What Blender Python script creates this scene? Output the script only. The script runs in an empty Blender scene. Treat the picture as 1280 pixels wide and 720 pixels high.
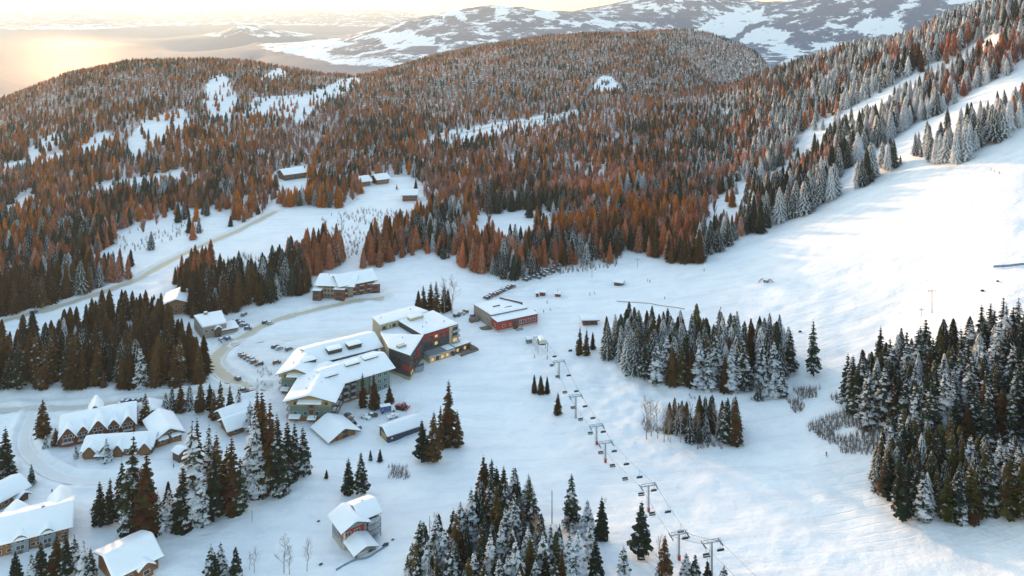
import bpy, bmesh, math, random
import numpy as np
from mathutils import Vector, Matrix
random.seed(7)
RNG = np.random.RandomState(11)
scene = bpy.context.scene
COL = scene.collection
R = math.radians
CAMZ = 190.0
FPX = 1000.0
HV = 5.0                                  # row of the horizon: the camera looks level, its lens is shifted down
KZ = CAMZ / 150

# ------------------------------------------------------------------ terrain
def px_dir(u, v):
    a = (np.asarray(u, float) - 640) / FPX
    return a, np.ones_like(a), (HV - np.asarray(v, float)) / FPX

def tan_dep(v):
    a, y, z = px_dir(640, v)
    return -z / y

CP = []                                   # control points of the ground: x, y, z
def cz(u, v, z):                          # ground of height z seen in that direction
    a, dy, dz = px_dir(u, v); z = z * KZ
    y = (z - CAMZ) / dz * dy
    CP.append((a / dy * y, y, z))
def cy(u, v, y):                          # ground at distance y seen in that direction
    a, dy, dz = px_dir(u, v); y = y * 1.28
    CP.append((a / dy * y, y, CAMZ + dz / dy * y))
def ct(t, y, z, ks=.92, ky=1.28):
    CP.append((t * ks * y * ky, y * ky, z * KZ))

def cw(t, y, z): CP.append((t * y, y, z))
# foreground and village
for t, z in ((-1.3, 0), (-.8, 2), (-.4, 3), (0, 10), (.5, 16), (.9, 24), (1.4, 40)):
    ct(t, 50, z * .9 + 2, .7, 1.7); ct(t, 90, z, .7, 1.7)
for u, v, z in ((-150, 720, 1), (0, 720, 2), (160, 720, 3), (320, 720, 3), (480, 720, 5), (640, 720, 8), (800, 720, 11), (960, 720, 13), (1120, 720, 17), (1280, 720, 22), (1500, 720, 36),
                (-200, 600, 0), (0, 600, 0), (160, 600, 1), (320, 600, 0), (480, 600, 0), (640, 600, 2), (800, 600, 5), (960, 600, 9), (1120, 600, 15), (1280, 600, 24), (1500, 600, 44),
                (-250, 500, -3), (0, 500, -2), (160, 500, -1), (320, 500, 0), (480, 500, 0), (640, 500, 0), (800, 500, 3), (960, 500, 8), (1120, 500, 18), (1280, 500, 30), (1500, 500, 52),
                (-300, 400, -8), (0, 400, -6), (160, 400, -4), (320, 400, -2), (480, 400, 0), (640, 400, 0), (800, 400, 4), (960, 400, 12), (1120, 400, 23), (1280, 400, 38), (1500, 400, 66),
                (-300, 300, -12), (0, 300, -9), (160, 300, -7), (320, 300, -5), (480, 300, -3), (640, 300, 0), (760, 315, 2), (860, 325, 7), (980, 280, 20), (1060, 240, 38), (1140, 190, 58), (1280, 270, 55), (1280, 160, 80), (1500, 200, 110),
                (-300, 240, -18), (0, 240, -14), (160, 240, -10), (320, 240, -6), (480, 240, -4), (640, 240, 0), (800, 240, 4), (900, 240, 9),
                (-300, 200, -25), (0, 200, -16), (170, 200, -6), (330, 200, -4), (480, 200, -3), (640, 200, 0), (800, 200, 5), (900, 200, 8), (1000, 200, 24), (1100, 130, 66), (1200, 80, 100), (1280, 60, 118),
                (170, 150, 10), (330, 150, 8), (480, 150, 4), (640, 155, 0), (800, 150, 6), (900, 150, 12),
                (0, 150, -20), (80, 120, 12), (170, 110, 30), (250, 110, 30), (330, 115, 24), (430, 120, 12), (560, 120, 6), (700, 105, 18), (830, 105, 20), (900, 112, 15),
                (700, 75, 42), (830, 72, 45), (560, 88, 25)):
    cz(u, v, z)
cy(1450, 40, 560)
# crest of the right-hand ridge
for u, v, y in ((985, 100, 1300), (1050, 82, 1120), (1100, 62, 960), (1200, 25, 800), (1280, -8, 720), (1450, -80, 650), (1650, -130, 600)):
    cy(u, v, y)
    a, dy, dz = px_dir(u, v)
    y *= 1.28; z = CAMZ + dz / dy * y
    cw(a, y * 1.3, z - .16 * y); cw(a, y * 1.9, z - .34 * y if u > 1000 else z - .1 * y)
# crest of the left hill
for u, v, y in ((-200, 185, 1450), (-100, 158, 1450), (0, 128, 1450), (80, 95, 1450), (170, 78, 1480), (250, 78, 1480), (330, 83, 1450), (400, 94, 1420)):
    cy(u, v, y)
    a, dy, dz = px_dir(u, v)
    y *= 1.28; z = CAMZ + dz / dy * y
    cw(a, y * 1.25, z - 75); cw(a, y * 1.7, z - 240)
# crest of the middle hill
for u, v, y in ((470, 92, 2000), (560, 68, 2250), (650, 54, 2300), (720, 47, 2300), (770, 50, 2300), (830, 41, 2300), (900, 52, 2200), (950, 74, 2000)):
    cy(u, v, y)
    a, dy, dz = px_dir(u, v)
    y *= 1.28; z = CAMZ + dz / dy * y
    cw(a, y * 1.25, z - 100); cw(a, y * 1.6, z - 240)
# far valley floor
for t in (-1.2, -.9, -.7, -.5, -.35):
    for y in (3200, 4500, 6500, 8500): ct(t, y, -300)
for t in (-.2, -.05, .1, .22):
    for y in (4300, 5000): ct(t, y, -250)
for t in (.34, .45, .6): ct(t, 4000, -190); ct(t, 5000, -170)
for t in (.9, 1.3): ct(t, 3500, -60); ct(t, 5000, 0)
# far mountains
for u, v, y in ((240, 55, 9500), (300, 30, 9500), (360, 45, 9500), (300, 72, 6500), (350, 58, 6600), (420, 38, 6800), (500, 19, 7000), (570, 6, 7200), (610, -1, 7400), (640, 2, 7400), (700, 9, 7600), (760, 6, 8000), (840, 1, 8000), (880, 6, 8200), (915, 14, 8200),
                (860, 45, 6200), (920, 24, 6600), (980, -2, 7000), (1060, -22, 7000), (1150, -34, 7000), (1300, -30, 7000), (1500, -40, 7000)):
    cy(u, v, y)
    a, dy, dz = px_dir(u, v)
    y *= 1.28; z = CAMZ + dz / dy * y
    cw(a, y * 1.35, z - 320)
for u, v in ((960, 62), (1040, 60), (1120, 50), (620, 40), (720, 42), (520, 50)): cy(u, v, 5600)
for t in (-1.2, -.8, -.5, -.2, .1, .4, .8, 1.2):
    ct(t, 13000, -300 if t < .3 else -100); ct(t, 21000, -300)
for u, v in ((120, 8), (230, 14), (320, 10), (400, 10), (480, 9), (0, 12)): cy(u, v, 16500)
for u, v in ((-300, 20),): cy(u, v, 16500)

_cp = np.array(CP)
def _feat(x, y):
    return np.stack([x / y * 1.6, np.log(y)], -1)
_P = _feat(_cp[:, 0], _cp[:, 1]); _V = _cp[:, 2] / _cp[:, 1]
def _k(d): return d ** 1.5
_n = len(_P)
_A = np.zeros((_n + 3, _n + 3))
_A[:_n, :_n] = _k(np.linalg.norm(_P[:, None] - _P[None], axis=-1)) + np.eye(_n) * 1e-3
_A[:_n, _n] = 1; _A[:_n, _n + 1:] = _P; _A[_n, :_n] = 1; _A[_n + 1:, :_n] = _P.T
_W = np.linalg.solve(_A, np.concatenate([_V, np.zeros(3)]))

def vnoise(x, y, seed=0):                 # smooth value noise, vectorised
    x = np.asarray(x, float); y = np.asarray(y, float)
    xi = np.floor(x).astype(np.int64); yi = np.floor(y).astype(np.int64)
    fx = x - xi; fy = y - yi
    fx = fx * fx * fx * (fx * (fx * 6 - 15) + 10); fy = fy * fy * fy * (fy * (fy * 6 - 15) + 10)
    def h(a, b):
        n = (a * 374761393 + b * 668265263 + seed * 1274126177) & 0xffffffff
        n = ((n ^ (n >> 13)) * 1274126177) & 0xffffffff
        return ((n ^ (n >> 16)) & 0xffff) / 65535.0
    return (h(xi, yi) * (1 - fx) + h(xi + 1, yi) * fx) * (1 - fy) + (h(xi, yi + 1) * (1 - fx) + h(xi + 1, yi + 1) * fx) * fy

def fbm(x, y, seed=0, o=4):
    s = 0; a = .5
    for i in range(o):
        s = s + a * (vnoise(x * 2 ** i, y * 2 ** i, seed + i) - .5); a *= .5
    return s

def ground_z(x, y):
    x = np.atleast_1d(np.asarray(x, float)); y = np.atleast_1d(np.asarray(y, float))
    out = np.empty(x.shape); xs = x.ravel(); ys = np.maximum(y.ravel(), 30); o = np.empty(xs.shape)
    for i in range(0, len(xs), 20000):
        q = _feat(xs[i:i + 20000], ys[i:i + 20000])
        d = _k(np.linalg.norm(q[:, None] - _P[None], axis=-1))
        o[i:i + 20000] = (d @ _W[:_n] + _W[_n] + q @ _W[_n + 1:]) * ys[i:i + 20000]
    out = o.reshape(x.shape)
    r = np.hypot(x, y)
    near = np.clip((1250 - r) / 700, 0, 1)
    out = out + near * (2.2 * fbm(x / 38, y / 38, 3, 3) + 1.6 * fbm(x / 10, y / 10, 9, 3))
    mog = np.exp(-((x - 50) / 34) ** 4) * np.exp(-((y - 385) / 58) ** 4)
    out = out + mog * 3.4 * fbm(x / 7.5, y / 7.5, 13, 3)
    far = np.clip((r - 950) / 1000, 0, 1) * np.clip((4600 - r) / 1300, .0, 1)
    out = out + far * 16 * fbm(x / 160, y / 160, 21, 4)
    vfar = np.clip((r - 5800) / 1900, 0, 1)
    ridge = np.abs(fbm(x / 900, y / 900, 31, 5)) * 2
    out = out + vfar * (130 * fbm(x / 1700, y / 1700, 41, 5) - 70 * ridge - 55) * np.clip((out + 365) / 250, 0, 1)
    return out

def at(u, v, lift=0):                     # where the view ray through a pixel of the photograph meets the ground
    a, dy, dz = px_dir(u, v)
    t = a / dy; s = dz / dy
    ys = np.geomspace(110, 22000, 900)
    g = ground_z(t * ys, ys) + lift
    ray = CAMZ + s * ys
    i = int(np.argmax(ray < g)) if (ray < g).any() else len(ys) - 1
    i = max(i, 1)
    f0 = ray[i - 1] - g[i - 1]; f1 = ray[i] - g[i]
    w = f0 / (f0 - f1) if f0 != f1 else 0
    y = ys[i - 1] + (ys[i] - ys[i - 1]) * w
    return Vector((t * y, y, float(ground_z(t * y, y)[0])))

def project(x, y, z):
    return 640 + FPX * x / y, HV + FPX * (CAMZ - z) / y, y

# ------------------------------------------------------------------ materials
def new_mat(name):
    m = bpy.data.materials.new(name); m.use_nodes = True
    nt = m.node_tree; b = nt.nodes['Principled BSDF']
    return m, nt, b
def N(nt, typ, **kw):
    n = nt.nodes.new(typ)
    for k, v in kw.items():
        if hasattr(n, k): setattr(n, k, v)
        else: n.inputs[k.replace('_', ' ')].default_value = v
    return n
def L(nt, a, b): nt.links.new(a, b)
def mathn(nt, op, a, b=None, clamp=False):
    n = nt.nodes.new('ShaderNodeMath'); n.operation = op; n.use_clamp = clamp
    for i, s in enumerate((a, b)):
        if s is None: continue
        if isinstance(s, (int, float)): n.inputs[i].default_value = s
        else: L(nt, s, n.inputs[i])
    return n.outputs[0]
def mapr(nt, val, a, b, c=0, d=1, smooth=True):
    n = nt.nodes.new('ShaderNodeMapRange'); n.interpolation_type = 'SMOOTHSTEP' if smooth else 'LINEAR'
    L(nt, val, n.inputs[0])
    for i, x in enumerate((a, b, c, d)): n.inputs[1 + i].default_value = x
    return n.outputs[0]
def mixc(nt, f, a, b, mode='MIX'):
    n = nt.nodes.new('ShaderNodeMix'); n.data_type = 'RGBA'; n.blend_type = mode
    if isinstance(f, (int, float)): n.inputs[0].default_value = f
    else: L(nt, f, n.inputs[0])
    for i, s in ((6, a), (7, b)):
        if isinstance(s, tuple): n.inputs[i].default_value = (*s[:3], 1)
        else: L(nt, s, n.inputs[i])
    return n.outputs[2]
def noise(nt, scale, detail=3, rough=.55, coord=None, dist=0):
    n = N(nt, 'ShaderNodeTexNoise'); n.inputs['Scale'].default_value = scale
    n.inputs['Detail'].default_value = detail; n.inputs['Roughness'].default_value = rough; n.inputs['Distortion'].default_value = dist
    if coord is not None: L(nt, coord, n.inputs['Vector'])
    return n.outputs['Fac']
def wpos(nt): return nt.nodes.new('ShaderNodeNewGeometry').outputs['Position']
def attr(nt, name):
    n = nt.nodes.new('ShaderNodeAttribute'); n.attribute_name = name; return n
def bump(nt, h, strength, dist, bsdf):
    n = nt.nodes.new('ShaderNodeBump'); n.inputs['Strength'].default_value = strength; n.inputs['Distance'].default_value = dist
    L(nt, h, n.inputs['Height']); L(nt, n.outputs[0], bsdf.inputs['Normal'])

def mk_plain(name, col, rough=.8, var=.15, scale=1.2, metal=0):
    m, nt, b = new_mat(name)
    n = noise(nt, scale, 4, .6, wpos(nt))
    f = mapr(nt, n, .25, .75, 1 - var, 1 + var, False)
    mul = nt.nodes.new('ShaderNodeVectorMath'); mul.operation = 'SCALE'; mul.inputs[0].default_value = col; L(nt, f, mul.inputs['Scale'])
    L(nt, mul.outputs[0], b.inputs['Base Color']); b.inputs['Roughness'].default_value = rough; b.inputs['Metallic'].default_value = metal
    return m
def mk_siding(name, col, rows=4.0, var=.18, vertical=False):
    m, nt, b = new_mat(name)
    tc = nt.nodes.new('ShaderNodeTexCoord')
    sep = nt.nodes.new('ShaderNodeSeparateXYZ'); L(nt, tc.outputs['Object'], sep.inputs[0])
    z = mathn(nt, 'MULTIPLY', mathn(nt, 'ADD', sep.outputs[0], sep.outputs[1]) if vertical else sep.outputs[2], rows)
    fr = mathn(nt, 'FRACT', z); groove = mapr(nt, fr, 0, .14, .55, 1)
    board = nt.nodes.new('ShaderNodeTexWhiteNoise'); board.noise_dimensions = '1D'; L(nt, mathn(nt, 'FLOOR', z), board.inputs['W'])
    n = noise(nt, .9, 4, .6, wpos(nt))
    f = mathn(nt, 'MULTIPLY', mathn(nt, 'ADD', mapr(nt, n, .25, .75, 1 - var, 1 + var, False), mapr(nt, board.outputs[0], 0, 1, -.08, .08, False)), groove)
    mul = nt.nodes.new('ShaderNodeVectorMath'); mul.operation = 'SCALE'; mul.inputs[0].default_value = col; L(nt, f, mul.inputs['Scale'])
    L(nt, mul.outputs[0], b.inputs['Base Color']); b.inputs['Roughness'].default_value = .75
    bump(nt, fr, .3, .03, b)
    return m

def mk_snow(name, col=(.86, .875, .90), bumps=True):
    m, nt, b = new_mat(name)
    p = wpos(nt)
    n = noise(nt, .25, 5, .6, p)
    L(nt, mixc(nt, mapr(nt, n, .3, .7), tuple(c * .965 for c in col), col), b.inputs['Base Color'])
    b.inputs['Roughness'].default_value = .65; b.inputs['Specular IOR Level'].default_value = .25
    if bumps: bump(nt, noise(nt, 1.3, 4, .6, p), .35, .25, b)
    return m

def mk_ground():
    m, nt, b = new_mat('ground snow and far woods')
    p = wpos(nt)
    snowc = mixc(nt, mapr(nt, noise(nt, .05, 5, .6, p), .3, .7), (.82, .835, .86), (.88, .885, .895))
    # groomed and tracked patches: soft changes of the snow's own grain
    sep = nt.nodes.new('ShaderNodeSeparateXYZ'); L(nt, p, sep.inputs[0])
    st = nt.nodes.new('ShaderNodeCombineXYZ')
    L(nt, mathn(nt, 'ADD', mathn(nt, 'MULTIPLY', sep.outputs[0], .022), mathn(nt, 'MULTIPLY', sep.outputs[1], -.006)), st.inputs[0])
    L(nt, mathn(nt, 'MULTIPLY', sep.outputs[1], .16), st.inputs[1])
    tr = noise(nt, 1.0, 5, .62, st.outputs[0], .4)
    # packed by groomers and skis, windblown elsewhere: the grain itself is greyer where it is packed
    snowc = mixc(nt, mathn(nt, 'MULTIPLY', mapr(nt, tr, .46, .66), .38), snowc, (.66, .685, .735))
    snowc = mixc(nt, mathn(nt, 'MULTIPLY', mapr(nt, noise(nt, .11, 6, .68, p, .6), .50, .66), .34), snowc, (.68, .70, .745))
    snowc = mixc(nt, mathn(nt, 'MULTIPLY', mapr(nt, noise(nt, .9, 3, .6, p), .55, .7), .22), snowc, (.66, .68, .72))
    # dirt where vehicles drive
    dirt = attr(nt, 'dirt').outputs['Fac']
    dn = mathn(nt, 'MULTIPLY', dirt, mapr(nt, noise(nt, .35, 4, .6, p), .3, .7, .45, 1.0))
    snowc = mixc(nt, dn, snowc, (.52, .46, .38))
    # far forest cover: spruce, with the distance haze's blue painted in
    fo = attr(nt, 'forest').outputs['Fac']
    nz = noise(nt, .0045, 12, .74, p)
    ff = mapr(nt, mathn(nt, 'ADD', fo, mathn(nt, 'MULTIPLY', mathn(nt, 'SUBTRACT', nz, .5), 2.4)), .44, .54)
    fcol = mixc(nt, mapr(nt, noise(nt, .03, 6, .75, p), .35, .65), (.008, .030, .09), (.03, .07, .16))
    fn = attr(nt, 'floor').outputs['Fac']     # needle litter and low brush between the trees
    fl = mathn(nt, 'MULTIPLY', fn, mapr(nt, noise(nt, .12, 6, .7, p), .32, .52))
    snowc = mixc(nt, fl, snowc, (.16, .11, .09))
    L(nt, mixc(nt, ff, snowc, fcol), b.inputs['Base Color'])
    b.inputs['Roughness'].default_value = .7; b.inputs['Specular IOR Level'].default_value = .2
    wv = nt.nodes.new('ShaderNodeTexWave'); wv.wave_type = 'BANDS'; wv.bands_direction = 'Y'; wv.inputs['Scale'].default_value = .07; wv.inputs['Distortion'].default_value = 9; wv.inputs['Detail'].default_value = 4; wv.inputs['Detail Scale'].default_value = .35
    mp = nt.nodes.new('ShaderNodeMapping'); mp.inputs['Rotation'].default_value = (0, 0, R(-14)); mp.inputs['Scale'].default_value = (.25, 1, 1); L(nt, p, mp.inputs[0]); L(nt, mp.outputs[0], wv.inputs[0])
    trk = mathn(nt, 'MULTIPLY', mapr(nt, wv.outputs['Fac'], .86, 1.0, 0, -1), mapr(nt, noise(nt, .018, 3, .5, p), .5, .68))
    hn = mathn(nt, 'ADD', mathn(nt, 'MULTIPLY', trk, .3), mathn(nt, 'ADD', mathn(nt, 'MULTIPLY', noise(nt, .45, 5, .62, p), .8), mathn(nt, 'MULTIPLY', tr, .8)))
    bump(nt, hn, .55, .9, b)
    return m

def mk_needles():
    m, nt, b = new_mat('conifer needles under snow')
    p = wpos(nt)
    t = attr(nt, 'tint'); s = attr(nt, 'snow').outputs['Fac']
    oi = nt.nodes.new('ShaderNodeObjectInfo')
    var = mapr(nt, oi.outputs['Random'], 0, 1, .7, 1.35, False)
    n1 = noise(nt, .55, 3, .6, p)
    k = mathn(nt, 'MULTIPLY', var, mapr(nt, n1, .25, .75, .6, 1.4, False))
    mul = nt.nodes.new('ShaderNodeVectorMath'); mul.operation = 'SCALE'; L(nt, t.outputs['Color'], mul.inputs[0]); L(nt, k, mul.inputs['Scale'])
    n2 = noise(nt, 1.1, 3, .65, p)
    sf = mathn(nt, 'ADD', s, mathn(nt, 'MULTIPLY', mathn(nt, 'SUBTRACT', n2, .5), 1.3))
    sf = mathn(nt, 'ADD', sf, mapr(nt, oi.outputs['Random'], 0, 1, -.14, .14, False))
    L(nt, mixc(nt, mapr(nt, sf, .40, .70), mul.outputs[0], (.80, .82, .86)), b.inputs['Base Color'])
    b.inputs['Roughness'].default_value = .8; b.inputs['Specular IOR Level'].default_value = .15
    tl = nt.nodes.new('ShaderNodeBsdfTranslucent'); mx = nt.nodes.new('ShaderNodeMixShader'); mx.inputs[0].default_value = .42
    src = b.inputs['Base Color'].links[0].from_socket; L(nt, src, tl.inputs['Color'])
    L(nt, b.outputs[0], mx.inputs[1]); L(nt, tl.outputs[0], mx.inputs[2]); L(nt, mx.outputs[0], nt.nodes['Material Output'].inputs['Surface'])
    return m
M = {}
M['ground'] = mk_ground(); M['snow'] = mk_snow('roof snow'); M['needles'] = mk_needles()
M['bark'] = mk_plain('bark', (.075, .055, .045), .9, .4, 3); M['birch'] = mk_plain('pale bark', (.26, .22, .2), .9, .4, 2)

# ------------------------------------------------------------------ object helpers
LINKED = []
def link(name, me, mat=None, parent=None):
    o = bpy.data.objects.new(name, me); COL.objects.link(o); LINKED.append(o)
    if mat is not None and me is not None and not me.materials: me.materials.append(mat)
    if parent is not None: o.parent = parent
    return o
def tag(o, label=None, cat=None, group=None, kind=None):
    if label: o['label'] = label
    if cat: o['category'] = cat
    if group: o['group'] = group
    if kind: o['kind'] = kind
    return o
def np_mesh(name, verts, faces_flat, starts, totals, attrs=(), mats=(), matidx=None, smooth=False):
    me = bpy.data.meshes.new(name)
    me.vertices.add(len(verts)); me.vertices.foreach_set('co', np.asarray(verts, np.float32).ravel())
    me.loops.add(len(faces_flat)); me.loops.foreach_set('vertex_index', np.asarray(faces_flat, np.int32))
    me.polygons.add(len(starts)); me.polygons.foreach_set('loop_start', np.asarray(starts, np.int32)); me.polygons.foreach_set('loop_total', np.asarray(totals, np.int32))
    for m in mats: me.materials.append(m)
    if matidx is not None: me.polygons.foreach_set('material_index', np.asarray(matidx, np.int32))
    if smooth: me.polygons.foreach_set('use_smooth', np.ones(len(starts), bool))
    me.update(calc_edges=True)
    for nm, typ, data in attrs:
        a = me.attributes.new(nm, typ, 'POINT')
        a.data.foreach_set('color' if typ == 'FLOAT_COLOR' else 'value', np.asarray(data, np.float32).ravel())
    return me

# ------------------------------------------------------------------ where the woods are (outlines read off the photograph, laid on the ground)
def inpoly(u, v, poly):
    poly = np.asarray(poly, float); c = np.zeros(np.shape(u), bool)
    x0, y0 = poly[-1]
    for x1, y1 in poly:
        cond = ((y0 > v) != (y1 > v)) & (u < (x1 - x0) * (v - y0) / (y1 - y0 + 1e-12) + x0)
        c ^= cond; x0, y0 = x1, y1
    return c
WOODS = [
 [(-900, -200), (-900, 640), (-300, 500), (0, 398), (100, 370), (160, 347), (200, 329), (280, 292), (340, 262), (352, 262), (430, 258), (470, 240), (525, 246), (552, 262), (486, 285),
  (458, 310), (452, 338), (500, 325), (530, 317), (560, 325), (592, 343), (650, 352), (690, 336), (760, 330), (785, 312), (835, 328), (872, 328), (910, 310), (960, 287), (1000, 270), (1045, 246),
  (1052, 219), (1095, 186), (1140, 161), (1200, 126), (1290, 74), (1500, -10), (1900, -300)],
 [(-200, 470), (0, 442), (40, 430), (120, 403), (185, 386), (212, 406), (236, 432), (256, 468), (240, 490), (140, 497), (60, 499), (-200, 505)],
 [(232, 396), (222, 362), (250, 344), (290, 352), (330, 352), (400, 335), (398, 350), (352, 372), (318, 384), (270, 396)],
 [(345, 372), (340, 340), (372, 318), (420, 310), (432, 330), (394, 345), (386, 366), (356, 374)],
 [(215, 352), (240, 330), (265, 332), (260, 352), (222, 368)],
 [(1066, 240), (1093, 228), (1096, 220), (1068, 230)], [(1098, 222), (1132, 206), (1132, 199), (1100, 211)],
 [(1142, 201), (1190, 211), (1240, 181), (1320, 145), (1320, 112), (1240, 146), (1190, 171), (1144, 187)],
]
GLADES = [
 [(108, 326), (145, 295), (200, 270), (262, 260), (290, 272), (292, 296), (232, 326), (170, 345), (126, 342)],
 [(345, 250), (342, 212), (384, 208), (388, 248)], [(300, 300), (345, 250), (352, 262), (330, 290)],
 [(448, 248), (456, 224), (520, 220), (530, 252)],
 [(588, 300), (598, 268), (650, 260), (690, 268), (694, 296), (640, 304)],
 [(505, 182), (560, 163), (640, 150), (722, 137), (722, 144), (655, 163), (560, 180)],
 [(252, 128), (262, 96), (282, 92), (300, 128), (286, 150), (266, 148)], [(300, 146), (318, 122), (380, 118), (440, 94), (452, 101), (428, 118), (395, 134), (376, 156), (352, 144)],
 [(320, 100), (352, 82), (362, 100)], [(30, 190), (70, 162), (78, 178), (40, 200)], [(150, 185), (180, 150), (230, 135), (240, 152), (200, 178), (170, 200)], [(95, 185), (130, 160), (140, 172), (110, 200)],
 [(0, 206), (80, 190), (80, 204), (0, 222)], [(120, 232), (230, 210), (235, 224), (130, 246)], [(0, 262), (40, 240), (44, 254), (0, 280)],
 [(736, 114), (752, 94), (766, 96), (776, 112)],
 [(985, 215), (992, 188), (1010, 160), (1090, 122), (1180, 72), (1260, 40), (1262, 54), (1190, 97), (1095, 149), (1030, 183), (1005, 208)],
 [(868, 300), (888, 256), (932, 226), (952, 238), (918, 285)], [(900, 318), (925, 294), (945, 290), (938, 310)], [(930, 240), (985, 200), (1000, 212), (950, 250)],
]
NEAR = {   # groves one can tell apart: outline of the tree feet, spacing in metres, height range in metres, mix of kinds
 'east':   ([(1048, 512), (1092, 476), (1180, 458), (1300, 440), (1420, 440), (1420, 572), (1290, 560), (1215, 560), (1150, 558), (1095, 545)], 4.6, (17, 27), (.36, .48, .08, .08)),
 'corner': ([(1090, 608), (1120, 572), (1180, 572), (1235, 598), (1280, 606), (1420, 606), (1420, 664), (1280, 655), (1215, 656), (1150, 651), (1108, 630)], 3.7, (12, 21), (.24, .26, .12, .38)),
 'mid':    ([(748, 444), (790, 428), (880, 432), (985, 442), (992, 468), (960, 488), (920, 492), (870, 490), (820, 482), (785, 466)], 5.0, (16, 25), (.60, .24, .08, .08)),
 'thicket': ([(830, 540), (850, 526), (922, 522), (927, 553), (880, 554), (840, 552)], 4.2, (10, 16), (.38, .15, .35, .12)),
 'south':  ([(508, 719), (545, 700), (585, 676), (600, 650), (640, 642), (668, 652), (676, 680), (700, 705), (720, 740), (690, 790), (500, 790)], 4.2, (12, 21), (.42, .30, .16, .12)),
}
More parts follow.
